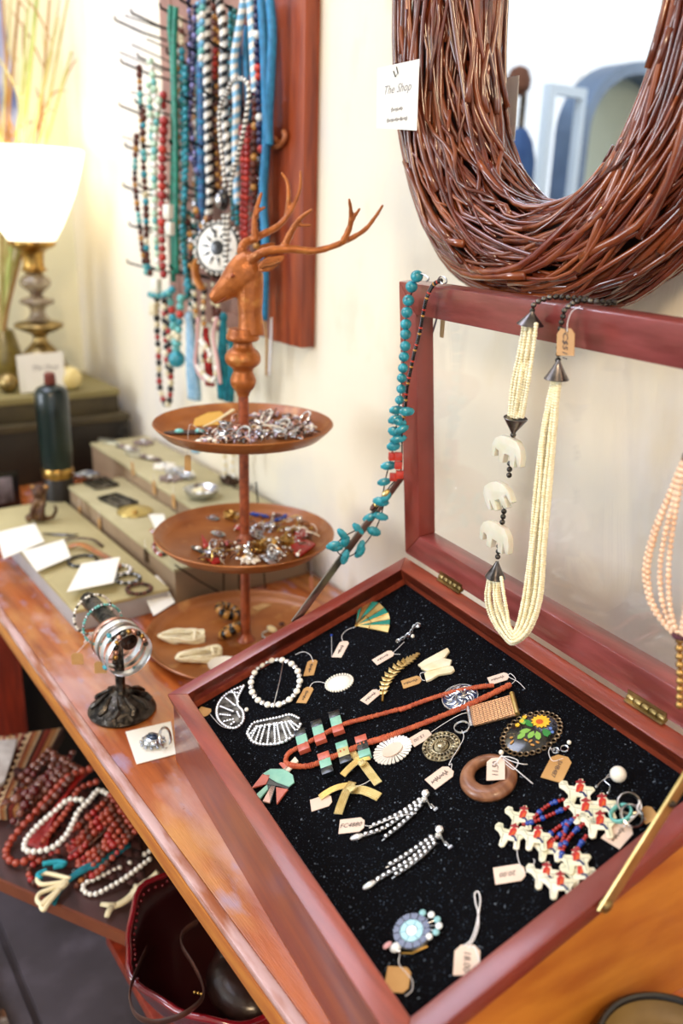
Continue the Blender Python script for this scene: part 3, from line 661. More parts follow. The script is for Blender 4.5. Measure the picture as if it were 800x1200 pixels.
def striped(x,y,lab,tilt):
    c = T(x,y,0,.012); t = thing('striped_bangle',c-EZ*.012,lab,'bangle','black and gold striped bangles on the bottom tray')
    n = (V((0,0,1))+tilt).normalized(); P = circ(c,n,.0155,30); a_ = M()
    for i in range(30): a_.use(i//2 % 2).tube([P[i],P[(i+1) % 30]],.0070,7)
    a_.make('band',[mBlack,mAmber],t,smooth=.9)
striped(267,716,'upper striped bangle behind the rod on the bottom tray',side*.4+V((0,0,0)))
striped(271,738,'lower striped bangle left of the rod on the bottom tray',V((-.5,-.3,0)))
tag(M().prism([T(295,712,0),T(310,704,0),T(318,709,0),T(302,717,0)],EZ,.001).make('tan_card',mKraft),'blank tan card right of the rod on the bottom tray','card')
t = thing('shell_earring',T(322,735,0),'shell and dark stone earring at the right of the bottom tray','earring')
M().ball(T(318,737,0,.004),.008,12,6,sc=(1.4,.8,.5)).make('shell',mIvory,t,smooth=3); M().ball(T(330,731,0,.005),.005,10,6,sc=(1,1,.6)).make('stone',mWood,t,smooth=3)
j_ring(T(318,745,0),'thin white ring at the right front of the bottom tray',mSilver,None,.012,(0,0,1))
t = thing('silver_dish',T(262,783,0),'white oval dish edge peeping behind the case on the bottom tray','dish')
M().lathe([(.001,.001),(.016,.001),(.022,.006),(.0225,.007),(.015,.0025),(.001,.0025)],T(262,783,0),EZ,28).make('dish',mCard,t)
# ================================================================ FAR LEFT: CRATES, LAMP, DRIED STALKS
mOl = mat('olive_crate','#4a4028',.6,c2='#352c1c',scale=14,bump=.2,bscale=120)
mOlT = mat('crate_top','#8d8152',.6,c2='#7b7046',scale=10)
mOlD = mat('dark_crate','#2b2419',.55,c2='#1d1812',scale=10)
def crate(name,x0,x1,y0,y1,z0,z1,lab,m1,m2):
    t = thing(name,((x0+x1)/2,(y0+y1)/2,z0),lab,'box','stacked dark boxes at the far end')
    M().bb((x0,y0,z0),(x1,y1,z1-.016)).make('body',m1,t,bevel=.002)
    M().bb((x0-.003,y0-.003,z1-.016),(x1+.004,y1+.003,z1)).make('lid',m2,t,bevel=.002)
    return t
c1 = crate('storage_box',-1.53,-1.15,-.35,.425,.7505,.893,'lower dark olive box of the stack under the lamp',mOlD,mOl)
c2 = crate('storage_box',-1.53,-1.175,-.35,.412,.8935,.951,'upper olive box of the stack, carrying the white lamp',mOl,mOlT)
M().tube([V((-1.146,.395,.84)),V((-1.135,.395,.845)),V((-1.132,.40,.865)),V((-1.135,.418,.868)),V((-1.146,.418,.863))],.003,7).make('handle',mDarkMetal,c1)
LZ = .9515; lp = at_x(50,430,-1.33); LP = V((-1.33,lp.y,LZ))
def lz(py): return at_x(50,py,-1.33).z
k_ = 1/FPX*(V((-1.33,lp.y,1.2))-CAM).dot(_f)
lamp = thing('table_lamp',LP,'table lamp with a glowing white glass bowl shade on a brass and crystal stem','lamp')
mShade = mat('glowing_opal_glass','#fff6e2',.3,emit=1.3)
def lprof(L): return [(p.x,p.z) for p in arc([V((r*k_,0,lz(y)-LZ)) for r,y in L],4)]
M().lathe(lprof([(25,283),(30,275),(39,258),(50,232),(58,207),(63,186),(65,176)])+[(63*k_,lz(175)-LZ),(55*k_,lz(207)-LZ),(38*k_,lz(250)-LZ),(22*k_,lz(278)-LZ)],LP,EZ,48,caps=False).make('lamp_shade',mShade,lamp,smooth=.9)
M().lathe(lprof([(26,282),(27,286),(22,290),(13,296),(12,312),(15,316),(9,320)]),LP,EZ,28).make('socket',mGold,lamp)
mCry = mat('smoky_crystal','#b9a88a',.1,trans=.4,coat=1,c2='#6a4a33',scale=40)
M().lathe(lprof([(8,320),(16,326),(17,334),(9,342),(8,346),(18,350),(19,355),(10,360),(9,368),(14,374)]),LP,EZ,20).make('crystal_stem',mCry,lamp,smooth=.3)
M().lathe(lprof([(10,374),(26,378),(28,382),(22,386),(9,392),(9,400),(20,412),(30,430),(31,438)])+[(31*k_,.001)],LP,EZ,28).make('base',mBrass,lamp)
l = bpy.data.lights.new('lamp_bulb','POINT'); l.energy = .8; l.color = (1,.93,.74); l.shadow_soft_size = .05
lo = bpy.data.objects.new('lamp_bulb',l); COL.objects.link(lo); lo.location = LP+EZ*(lz(205)-LZ); 
# painting behind the stalks
p0 = at_x(-60,-40,WX+.03); 
pt = thing('abstract_canvas',V((WX+.02,.1,1.5)),'unframed canvas of soft violet blue and white leaning on the left wall','painting')
mPnt = mat('violet_blue_paint','#7379a8',.8,c2='#b9bdd6',scale=5,lo=.35,hi=.65); overlay(mPnt,'#4c5c94',7,.55,.72)
M().prism([V((WX+.003,-.5,1.42)),V((WX+.003,.345,1.42)),V((WX+.003,.30,2.1)),V((WX+.003,-.5,2.1))],V((1,0,0)),.025).make('canvas',mPnt,pt)
# dried stalks in a vase
mStk = mat('pale_dried_stalk','#cfc48a',.7,c2='#a89c52',scale=20); mStk2 = mat('tan_dried_stalk','#b88d58',.8,c2='#94683a',scale=20); mStk3 = mat('green_bamboo','#a9b560',.5,c2='#c4c67c',scale=10)
vz = at_x(8,432,-1.42); VP = V((-1.42,vz.y,.9515))
gr = thing('dried_grass_arrangement',VP,'tall pale dried grass and bamboo stalks in a vase behind the lamp','dried plant')
M().lathe([(.03,.0),(.036,.01),(.042,.05),(.03,.10),(.024,.12),(.021,.12),(.001,.02)],VP,EZ,24).make('vase',mat('ochre_vase','#8d7a3a',.3,coat=.5,c2='#5d4f22',scale=20),gr)
random.seed(5)
tops = [(-20,0),(3,0),(14,-20),(22,0),(45,-20),(47,-20),(58,0),(68,20),(77,-40),(84,60),(30,10),(-8,30),(-30,60),(10,60),(36,-20),(62,60),(-45,-10),(90,-60)]
for i,(x,y) in enumerate(tops):
    xx = rnd(-1.47,-1.36); top = at_x(x,y,xx); mid_ = VP.lerp(top,.45)+V((rnd(-.02,.02),rnd(-.03,.03),rnd(.02,.08)))
    r = .0085 if i == 4 else rnd(.002,.0052)
    P = arc([VP+V((rnd(-.012,.012),rnd(-.012,.012),.03)),VP+V((rnd(-.01,.01),rnd(-.01,.01),.13)),mid_,top],5)
    s_ = M().tube(P,[r*(1-.4*k/(len(P)-1)) for k in range(len(P))],7).make('stalk',[mStk,mStk2,mStk,mStk2,mStk3][i % 5],gr,smooth=2)
    for q in range(2):
        b = P[random.randrange(7,len(P)-1)]; e = b+V((rnd(-.04,.04),rnd(-.11,.11),rnd(.02,.14))); e.x = max(e.x,WX+.05)
        M().tube(arc([b,b.lerp(e,.5)+V((0,0,.02)),e],3),[.0010,.0018,.0026,.0024,.0018,.0012,.0004],5,flat=.3,up=(1,0,0)).make('leaf',pick(mStk,mStk2),s_,smooth=2)
# balls, cards, bottle
tag(M().ball(at_x(82,441,-1.21)*1,.0275,20,12).make('cream_ball',mat('cream_ball','#dccb90',.35,c2='#cbb26a',scale=30)),'cream coloured ball on the upper box beside the cards','ball').location.z = .951
tag(M().ball(at_x(9,440,-1.24),.023,20,12).make('brass_ball',mBrass),'brass ball on the upper box at the left edge of the photo','ball').location.z = .951
def wcard(q,lab,x,txt=None,th=.0008,cat='card',grp=None):
    P = [at_x(a,b,x) for a,b in q]; lo_ = min(p.z for p in P); P = [p+EZ*(.952-lo_) for p in P]
    t = thing('standing_card',(P[2]+P[3])/2,lab,cat,grp); M().prism(P,V((1,0,0)),th).make('card',mCard,t)
    if txt: c = sum(P,V((0,0,0)))/4; text_mesh('lettering',txt,c+EZ*.012+V((.0012,0,0)),V((0,1,0)),EZ,.016,mInkS,t,shear=.4)
    return t
wcard([(25,397),(72,393),(76,440),(29,440)],'white card with shop lettering standing on the upper box','%s' and -1.195,'The Shop')
wcard([(19,424),(48,420),(52,465),(25,468)],'plain cream card leaning behind the lettered card on the upper box',-1.215)
bt = at_z(72,603,.7505); kb = (bt-CAM).dot(_f)/FPX
bo = thing('green_bottle',bt,'tall dark green glass bottle in a gold-banded holder left of the boxes','bottle')
def bz(py): return at_pl(70,py,bt,TW).z-bt.z
mBot = mat('dark_green_glass','#061613',.3,coat=.3,c2='#0a221c',scale=6)
M().lathe([(17*kb,0),(17*kb,bz(560)),(15.5*kb,bz(557))],bt,EZ,28).make('holder',mat('dark_holder','#1d1712',.4),bo)
M().lathe([(17.5*kb,bz(558)),(18*kb,bz(556)),(18*kb,bz(549)),(17*kb,bz(547))],bt,EZ,28).make('gold_band',mGold,bo)
M().lathe([(16.5*kb,bz(548)),(17.5*kb,bz(540)),(18.5*kb,bz(480)),(18.5*kb,bz(460)),(15*kb,bz(454)),(6*kb,bz(450))],bt,EZ,28).make('bottle',mBot,bo)
M().lathe([(5*kb,bz(452)),(6.5*kb,bz(448)),(6*kb,bz(438)),(3*kb,bz(436))],bt,EZ,18).make('stopper',mat('stopper_wood','#6b2f22',.4),bo)
# dark frame by the crates
df = thing('small_photo_frame',at_z(20,612,.7505),'small dark standing frame with a grey picture below the lower box','frame')
fb = at_z(20,612,.7505); 
M().box(fb+EZ*.040+V((-.10,.0,0)),.004,.036,.040).make('frame',mBlack,df); M().box(fb+EZ*.042+V((-.095,0,0)),.001,.022,.028).make('picture',mat('grey_photo','#8d8791',.5,c2='#3a3436',scale=25),df)
# ================================================================ THE THREE LONG BOXES
mBx1 = mat('pale_grey_box','#b3aeb0',.6,c2='#a39fa0',scale=6,bump=.1); mBx1T = mat('sage_box_top','#bdb184',.6,c2='#a99c70',scale=7)
mBx2 = mat('taupe_box','#9c8468',.6,c2='#866f56',scale=7); mBx2T = mat('sage_box_top_b','#bab08a',.6,c2='#a69b75',scale=7)
def lbox(x0,x1,y0,y1,z1,lab,m1,m2):
    t = thing('long_display_box',((x0+x1)/2,(y0+y1)/2,.7505),lab,'box','long low boxes stepped up against the wall')
    M().bb((x0,y0,.7505),(x1,y1,z1-.006)).make('body',m1,t,bevel=.0015); M().bb((x0-.002,y0-.002,z1-.006),(x1+.002,y1+.002,z1)).make('lid',m2,t,bevel=.0015)
B1,B2,B3 = .788,.820,.850
lbox(-.90,-.375,.018,.170,B1,'lowest pale grey long box nearest the table front edge',mBx1,mBx1T)
lbox(-.885,-.372,.182,.298,B2,'middle taupe long box behind the pale one',mBx2,mBx2T)
lbox(-1.08,-.375,.304,.440,B3,'back taupe long box against the wall',mBx2,mBx2T)
def card_on(q,z,lab,txt=None,lift=0):
    P = [at_z(x,y,z) for x,y in q]
    if lift: P[0].z += lift; P[1].z += lift
    t = thing('white_card',P[3],lab,'card'); nv = (P[1]-P[0]).cross(P[3]-P[0]).normalized(); nv = nv if nv.z > 0 else -nv
    M().prism(P,nv,.0006).make('card',mCard,t)
    if txt: c = sum(P,V((0,0,0)))/4+nv*.0006; text_mesh('lettering',txt,c,P[1]-P[0],P[0]-P[3],.008,mInkS,t,shear=.4)
    return t
card_on([(-4,628),(41,617),(52,635),(4,655)],B1+.012,'leftmost white card on the front edge of the pale box',None,.006)
card_on([(26,650),(75,636),(83,653),(43,670)],B1+.010,'second white card from the left on the pale box',None,.006)
card_on([(96,666),(141,658),(133,683),(78,694)],B1+.016,'white card tilted above the beaded bracelets on the pale box',None,.008)
card_on([(162,690),(187,681),(205,706),(180,722)],B1+.001-.02,'cream card with shop lettering between the boxes and the bangles','The Shop',.012)
card_on([(174,603),(192,603),(195,617),(182,620)],B2+.003,'pale green card on the middle box near its right end')
# figurine
fg = at_z(44,612,B1+.0003); kf = (fg-CAM).dot(_f)/FPX
def FG(px,py,o=0): return at_pl(px,py,fg+TW*o,TW)
fo = thing('animal_figurine',fg,'small dark brown seated animal figurine with pale ears on the pale box','figurine')
mFig = mat('bronze_figurine','#4a2f20',.4,.4,c2='#8a6a48',scale=60,lo=.45,hi=.75)
a_ = M(); a_.ball(FG(44,600),10*kf,12,8,sc=(.9,.9,1.2)); a_.ball(FG(47,587),8*kf,12,8,sc=(.9,.9,1.2)); a_.ball(FG(46,576),8.5*kf,12,8); a_.ball(FG(42,579,.008),4*kf,8,6)
for s_ in (-1,1):
    a_.tube([FG(46+5*s_,588,.008),FG(44+6*s_,598,.012),FG(43+5*s_,609,.012)],[3.2*kf,2.8*kf,2.6*kf],7); a_.ball(FG(42+8*s_,607,.004),5*kf,8,6)
    a_.ball(FG(46+8*s_,571),3.6*kf,8,6)
a_.tube([FG(54,608),FG(62,606),FG(66,598),FG(64,592)],[3*kf,2.6*kf,2.2*kf,1.6*kf],7)
f_ = a_.make('body',mFig,fo,smooth=3); r_ = f_.modifiers.new('r','REMESH'); r_.mode='VOXEL'; r_.voxel_size=.002; r_.use_smooth_shade=True
for s_ in (-1,1): M().ball(FG(46+8*s_,570.5,.004),2.2*kf,8,5,sc=(1,1,.8)).make('inner_ear',mAmber,fo)
# pieces on the pale box
def Z(px,py,z,d=.0004): return at_z(px,py,z+d)
t = thing('letter_opener',Z(70,626,B1),'slim dark metal letter opener lying across the pale box','letter opener')
M().tube([Z(50,625,B1,.003),Z(66,626,B1,.003),Z(82,627,B1,.003),Z(92,626,B1,.003)],[.002,.004,.005,.002],8,flat=.4,up=EZ).make('blade',mDarkMetal,t)
t = thing('horn_cuff',Z(110,650,B1),'curved amber horn cuff lying on the pale box','bracelet')
M().tube(arc([Z(80,641,B1,.006),Z(95,638,B1,.010),Z(112,646,B1,.012),Z(128,655,B1,.010),Z(140,665,B1,.006)],5),[.004]+[.0065]*19+[.004],9,flat=.5,up=EZ).make('cuff',mat('amber_horn','#b06f38',.3,coat=.4,c2='#7a4522',scale=30),t)
t = thing('dark_cuff',Z(100,632,B1),'dark bronze open cuff behind the horn cuff on the pale box','bracelet')
M().tube(arc([Z(72,634,B1,.004),Z(88,631,B1,.008),Z(108,632,B1,.008),Z(120,640,B1,.004)],5),.0035,8,flat=.5,up=EZ).make('cuff',mBron,t)
t = thing('black_bangle',Z(95,660,B1),'black lacquer bangle half under the horn cuff','bracelet')
hoop(M(),Z(97,657,B1,.004),EZ,.024,.0028,28,8).make('bangle',mBlack,t)
for i,(x,y,lb) in enumerate(((150,678,'silver and dark bead bracelet piled behind the bangles'),(140,668,'white pearl cluster bracelet behind the bangles'),(163,690,'dark bronze link bracelet behind the bangles'))):
    t = thing('link_bracelet',Z(x,y,B1),lb,'bracelet')
    mm = beads(M(),circ(Z(x,y,B1,.005),(0,0,1),.019,26)+[circ(Z(x,y,B1,.005),(0,0,1),.019,26)[0]],.0036,.0062,(0,1),8,5); mm.make('beads',[[mSilver,mBlack],[mPearl,mSilver],[mBron,mWood]][i],t,kind='stuff',smooth=3)
# middle box
def frame_buckle(x,y,lb,m,sx,sy,ang):
    c = Z(x,y,B2,.004); t = thing('metal_buckle',c-EZ*.004,lb,'buckle'); ca,sa = math.cos(ang),math.sin(ang)
    P = [c+V((ca*a-sa*b,sa*a+ca*b,0)) for a,b in ((-sx,-sy),(sx,-sy),(sx,sy),(-sx,sy))]
    M().tube([P[0].lerp(P[1],u) for u in (0,.5)]+[P[1],P[1].lerp(P[2],.5),P[2],P[2].lerp(P[3],.5),P[3],P[3].lerp(P[0],.5)],.0032,7,closed=True).make('buckle_frame',m,t)
    M().prism([p.lerp(c,.25)-EZ*.0035 for p in P],EZ,.003).make('backing',mBlack,t); M().tube([(P[0]+P[3])/2,(P[1]+P[2])/2],.002,6).make('prong',m,t)
frame_buckle(118,566,'dark square metal buckle at the far end of the middle box',mDarkMetal,.030,.024,.1)
frame_buckle(138,586,'dark rectangular metal buckle in front of the square one on the middle box',mDarkMetal,.036,.020,.2)
frame_buckle(103,556,'small pewter buckle at the far corner of the middle box',mSilver,.018,.016,.4)
t = thing('oval_concho',Z(158,598,B2),'tan brass oval dish-shaped brooch in the middle of the taupe box','brooch')
M().lathe([(.001,.011),(.010,.010),(.024,.006),(.033,.0035),(.034,.001),(.030,.0)],Z(158,600,B2),EZ,32).make('disc',mat('tan_brass','#b7a15e',.35,.6),t); M().ball(Z(158,600,B2,.011),.006,10,6,sc=(1,1,.6)).make('boss',mGold,t)
t = thing('garnet_bracelet',Z(183,637,B2),'dark red and silver bead bracelet at the right end of the middle box','bracelet')
P = arc([Z(178,622,B2,.004),Z(184,630,B2,.004),Z(180,641,B2,.004),Z(188,650,B2,.004),Z(198,645,B2,.004)],6); beads(M(),P,.0036,.0066,(0,1,0,2),8,5).make('beads',[mRed,mSilver,mBlack],t,kind='stuff',smooth=3)
# back box
for i,(x,y,lb,k) in enumerate(((128,518,'silver leaf brooch at the far end of the back box','s'),(150,526,'silver bar brooch on the back box','b'),(168,520,'white flower brooch on the back box','f'),(160,534,'long pale leaf brooch on the front edge of the back box','s'),(193,548,'grey pearl flower brooch in the middle of the back box','f'),(207,553,'silver flower brooch beside the grey pearl one','f'),(200,562,'round bronze flower brooch on the front edge of the back box','f'),(220,560,'silver chain heap left of the metal bowl','c'),(176,538,'dark bronze bar brooch on the back box','b'),(268,566,'bronze chain behind the metal bowl','c'),(284,570,'bronze link ring behind the rod on the back box','r'))):
    p = Z(x,y,B3)
    if k == 's':
        t = thing('leaf_brooch',p,lb,'brooch'); d = V((1,.3,0)).normalized()*1.5; s2 = EZ.cross(d)
        M().prism([p+d*(.034*(u-.5)*1.6)+s2*(.010*v) for u,v in ((0,0),(.2,-.8),(.45,-1),(.7,-.6),(1,0),(.8,.5),(.5,1),(.2,.7))],EZ,.003).make('leaf',mat('bright_tin','#cfcdb8',.3,.8),t,bevel=.0008)
    elif k == 'f': j_flower(p,lb,[mPearl,mSilver,mGrey,mBron][i % 4],mSilver,.019,8)
    elif k == 'b': j_bar(p,V((1,.4,0)),lb,[mSilver,mBron][i//5],[mGrey,mPearl,mGrey],.065,.018)
    elif k == 'c': j_coil(p,lb,[mSilver,mBron][i//9],.016,4,r=.0020)
    else: j_ring(p,lb,mBron,None,.016,(0,0,1))
bw = Z(236,583,B3); t = thing('metal_bowl',bw,'small silver oval bowl of pale pebbles on the back box','bowl')
M().lathe([(.001,.0008),(.020,.001),(.030,.010),(.033,.017),(.034,.018),(.031,.016),(.027,.010),(.018,.003),(.001,.003)],bw,EZ,36).make('bowl',mSilver,t)
for i,(a,b,m_) in enumerate(((-.010,-.006,mIvory),(.010,-.008,mPearl),(0,.010,mAmber),(-.014,.008,mGrey),(.015,.007,mPearl),(.001,-.001,mIvory))):
    tag(M().ball(bw+V((a,b,.011+(.005 if i == 5 else 0))),.0085,10,7,sc=(1.1,.9,.7)).make('pebble',m_,smooth=3),('ivory pebble at the left of the silver bowl','pearly pebble at the near edge of the silver bowl','honey pebble at the back of the silver bowl','grey pebble at the back left of the silver bowl','pearly pebble at the right of the silver bowl','ivory pebble on top of the others in the silver bowl')[i],'stone','pebbles in the silver bowl')
# tags hanging on the box fronts
for (x,y,yy,lb,m_) in ((93,600,.1785,'leftmost orange tag hanging on the front of the middle box',mKraft),(116,614,.1785,'second orange tag hanging on the front of the middle box',mKraft),(170,650,.1785,'dark tag hanging near the right end of the middle box front',mBron),(155,548,.3005,'left tan tag hanging on the front of the back box',mKraft),(180,570,.3005,'middle orange tag hanging on the front of the back box',mKraft),(203,586,.3005,'right orange tag hanging on the front of the back box',mKraft)):
    a = at_y(x,y-7,yy); b = at_y(x+1,y+9,yy); t = thing('hanging_tag',a,lb,'price tag'); hang_tag(t,a,b,.013,m_,None,(0,-1,0),[a+V((0,0,.016)),a+V((.001,0,.008)),a],name='tag')
# thin black wire easel under the middle tray
t = thing('wire_easel',V((-.3625,.40,.7505)),'thin black wire stand behind the lower trays','wire stand')
for q in (((205,662),(232,680),(262,697)),((258,640),(262,668),(262,697))): M().tube([at_x(x,y,-.3625) for x,y in q],.0014,6).make('wire',mIron,t)
for q in (((300,565),(303,600),(306,640),(312,700)),((262,697),(285,702),(312,706))): M().tube([at_x(x,y,-.3625) for x,y in q],.0014,6).make('wire',mIron,t)
# ================================================================ BANGLE STAND
bs = at_z(143,832,.7505); bst = thing('bangle_stand',bs,'dark pewter pedestal stand holding bangles at the front of the table','bangle stand')
def BZ(px,py): return at_pl(px,py,bs,TW)
kk = (bs-CAM).dot(_f)/FPX
mPew = mat('embossed_pewter','#5a544e',.28,.9,c2='#26221f',scale=70,lo=.42,hi=.6,bump=1,bscale=160)
M().lathe([(38*kk,0),(39*kk,.003),(36*kk,.007),(32*kk,.011),(24*kk,.018),(13*kk,.026),(9*kk,.028),(7*kk,.031)],bs,EZ,40).make('base',mPew,bst)
for i in range(10):
    a = 2*PI*i/10; M().tube([bs+V((math.cos(a+q)*r_*kk,math.sin(a+q)*r_*kk,z_)) for r_,z_,q in ((34,.0105,0),(28,.0165,.12),(20,.0225,0),(13,.027,-.1))],[.0035,.004,.003,.0015],6).make('embossed_leaf',mPew,bst)
zt_ = BZ(146,742).z
M().lathe([(6*kk,.029),(5.5*kk,.035),(6*kk,zt_-bs.z-.01),(7*kk,zt_-bs.z)],bs,EZ,14).make('post',mDarkMetal,bst)
BY,BZc = bs.y+.004, zt_; mBang = mat('polished_bangle_silver','#f1f2f5',.28,.8)
M().tube([V((bs.x-.115,BY,BZc)),V((bs.x+.03,BY,BZc))],.011,12).make('arm',mPew,bst,smooth=.9)
for i,(dx,R,r,m_,lb,tilt,turq) in enumerate(((.026,.0300,.0016,mSilver,'nearest wide silver bangle on the stand',(.02,.10,-.12),0),(.014,.0305,.0022,mSilver,'silver bangle with a turquoise stone on the stand',(0,.02,.06),1),(.002,.0300,.0017,mSteel,'plain steel bangle in the middle of the stand',(0,-.05,.02),0),(-.008,.0300,.0020,mSilver,'polished silver bangle just behind the post',(0,.06,0),0),(-.020,.0295,.0014,mRose,'thin rosy bangle farthest of the plain ones',(0,-.06,-.04),0))):
    n = (V((1,0,0))+V(tilt)).normalized(); c = V((bs.x+dx,BY,BZc-(R-.012)+.0))
    m_ = mBang if m_ is mSilver else m_; t = thing('bangle',c-EZ*R,lb,'bangle','metal bangles on the pedestal stand')
    M().rings([[p+n*a+ (p-c).normalized()*b for a,b in ((-.004*(r/.0016),0),(0,.0012),(.004*(r/.0016),0),(0,-.0008))] for p in circ(c,n,R,44)],closed=True).make('band',m_,t,smooth=.9)
    if turq:
        for q in (2,4,6): M().ball(circ(c,n,R+.001,44)[q*5],.0032,9,6,sc=(1.6,1,1)).make('stone',mTurq,t)
# jewelled centre of the nearest bangle
t = thing('charm_chain',V((bs.x+.03,BY-.01,BZc+.010)),'dark jewelled chain looped over the arm inside the silver bangles','bracelet')
beads(M(),arc([V((bs.x+.030,BY-.020,BZc-.022)),V((bs.x+.032,BY-.015,BZc+.008)),V((bs.x+.032,BY,BZc+.0155)),V((bs.x+.032,BY+.015,BZc+.006)),V((bs.x+.030,BY+.022,BZc-.012))],6),.0036,.0068,(0,1,2),8,5).make('beads',[mDarkMetal,mGold,mRose],t,kind='stuff',smooth=3)
for i,(dx,lb,tx,ty,m_) in enumerate(((-.098,'pale beaded bracelet farthest out on the stand arm',90,773,(mPearl,mDarkMetal)),(-.062,'turquoise and silver beaded bracelet on the stand arm',117,783,(mTurqL,mSilver)))):
    R = .0275; c = V((bs.x+dx,BY,BZc-R+.012)); n = V((1,.12,.05)).normalized()
    t = thing('beaded_bracelet',c-EZ*R,lb,'bracelet','beaded bracelets on the pedestal stand'); P = circ(c,n,R,40)
    beads(M(),P+[P[0]],.0021,.0042,(0,0,1),7,5).make('beads',list(m_),t,kind='stuff',smooth=3)
    low = min(P,key=lambda p:p.z); a = at_pl(tx,ty-8,low+TW*.006,TW); d = V((0,0,-1))
    hang_tag(t,a,a+d*.018,.016,mKraft,None,TW,[low,low.lerp(a,.5)+TW*.002,a])
    M().tube([low,low+V((-.004,-.009,-.006)),low+V((-.005,-.014,-.013))],.0007,5).make('string',mString,t)
# ring on a card beside the case
P = [at_z(x,y,.7508) for x,y in ((147,858),(200,846),(206,884),(160,896))]
t = thing('ring_card',P[3],'white display card beside the case holding a silver ring','card'); M().prism(P,EZ,.0008).make('card',mCard,t)
c = at_z(179,872,.7518); t = thing('finger_ring',c,'silver beaded ring with an oval dark blue stone on the white card','ring')
hoop(M(),c+EZ*.010+V((.010,.012,0)),V((.7,.6,.3)),.0125,.0016,24,7).make('band',mSilver,t); M().ball(c+EZ*.006,.0125,16,8,sc=(1,1,.5)).make('setting',mSilver,t)
M().ball(c+EZ*.0112,.0076,14,6,sc=(1.1,.85,.35)).make('stone',mat('deep_blue_stone','#0e2a44',.05,coat=1),t)
for i in range(12): M().ball(c+V((.0140*math.cos(i*PI/6),.0140*math.sin(i*PI/6),.0035)),.0023,7,4).make('setting_bead',mSilver,t)
# ================================================================ INSIDE THE CASE
def A(x,y,h=0): return F(220+x/3.077,680+y/3.077,h)
def B(x,y,h=0): return F(420+x/3.077,700+y/3.077,h)
def Cc(x,y,h=0): return F(340+x/3.077,860+y/3.077,h)
def D(x,y,h=0): return F(550+x/3.156,820+y/3.156,h)
def ctag(t,a,b,txt=None,m=None,w=.0125,string=None,tdir=1,h=None): return hang_tag(t,a+EN*.0008,b+EN*.0008,w,m,txt,EN,string,h=h,tdir=tdir)
mEn = mat('teal_enamel','#1f8a7c',.25,coat=.6); mGoldL = mat('pale_gold','#e3c98a',.3,.85,c2='#c9a860',scale=60)
# fan
pv = A(607,168); t = thing('fan_brooch',pv,'small folded fan brooch of gold and teal ribs in the far corner of the case','brooch')
arcp = [(618,78),(640,70),(665,78),(690,84),(708,102),(724,122),(729,143),(728,164),(722,190)]
for i in range(8):
    a = A(*arcp[i],.0012+.0016*(i % 2)); b = A(*arcp[i+1],.0012+.0016*((i+1) % 2)); p_ = pv+EN*.001
    M().prism([p_,p_.lerp(a,.5),a,b,p_.lerp(b,.5)],EN,.0012).make('rib',[mEn,mGoldL][i % 2],t)
    M().tube([p_+EN*.001,a+EN*.0014],.0005,5).make('rib_edge',mGold,t)
M().tube([A(612,150,.003),A(640,125,.003),A(660,150,.003),A(650,180,.003)],.0005,5).make('cross_wire',mGold,t)
M().ball(pv+EN*.0015,.0016,8,5).make('pivot',mGold,t)
ctag(t,A(568,222),A(537,280),'~~~',string=[pv,A(575,178,.002),A(555,200,.002),A(560,222,.001),A(568,226,.001)])
# circle brooch
def center(pts): s = sum(pts,V((0,0,0))); return s/len(pts)
cp = center([A(228,370),A(414,365),A(332,278),A(318,455)])
R1 = (A(228,370)-A(414,365)).length/2
t = thing('circle_brooch',cp,'large round rhinestone hoop brooch at the far left of the felt','brooch')
e1 = (A(414,365)-A(228,370)).normalized(); e2 = EN.cross(e1); R2 = (A(332,278)-A(318,455)).length/2
for i in range(28):
    a = 2*PI*i/28; c = cp+EX*.003-EY*.003+(A(414,365)-A(228,370))*.47*math.cos(a)+(A(332,278)-A(318,455))*.46*math.sin(a)+EN*.004
    s_ = M().ball(c,.0034 if i % 2 else .0040,9,5,e1,e2,EN,(1,1,.8)).make('stone',mPearl if i % 2 == 0 else mStone,t)
M().tube([cp+EX*.003-EY*.003+(A(414,365)-A(228,370))*.47*math.cos(2*PI*j/40)+(A(332,278)-A(318,455))*.46*math.sin(2*PI*j/40)+EN*.002 for j in range(40)],.0013,6,closed=True).make('setting',mSilver,t)
M().tube([A(345,288,.004),A(330,370,.006),A(312,442,.004)],.0009,6).make('pin',mSilver,t)
ctag(t,A(452,290),A(436,346),'~~~',mKraft,string=[A(388,268,.004),A(415,258,.005),A(440,268,.004),A(452,294,.002)])
# comma brooch
def stones(path,r,step,t,m=mStone,name='stone_row',dz=.0025):
    mm = M()
    for q in resample(path,step): mm.ball(q+EN*dz,r,7,4,EX,EY,EN,(1,1,.8))
    return mm.make(name,m,t,kind='stuff',smooth=.4)
t = thing('comma_brooch',A(150,480),'comma-shaped rhinestone brooch nearest the left rim','brooch')
oc = [A(x,y) for x,y in ((203,386),(165,402),(128,428),(108,465),(112,505),(140,532),(175,538),(202,512),(200,478),(182,455),(184,425),(203,388))]
M().prism([p+EN*.0004 for p in oc[:-1]],EN,.0012).make('plate',mDarkMetal,t)
stones(arc(oc,6),.0019,.0036,t,name='outer_stones')
for a,b in (((170,415),(185,445)),((140,432),(178,462)),((122,462),(168,480)),((120,490),(162,495)),((135,515),(168,508)),((155,410),(190,412)),((160,525),(178,512)),((190,500),(180,480))): stones([A(*a),A(*b)],.0017,.0034,t,name='inner_stones',dz=.0028)
ctag(t,A(80,482),A(38,472),None,mKraft,string=[A(150,535,.003),A(120,525,.002),A(95,500,.002),A(80,482,.001)])
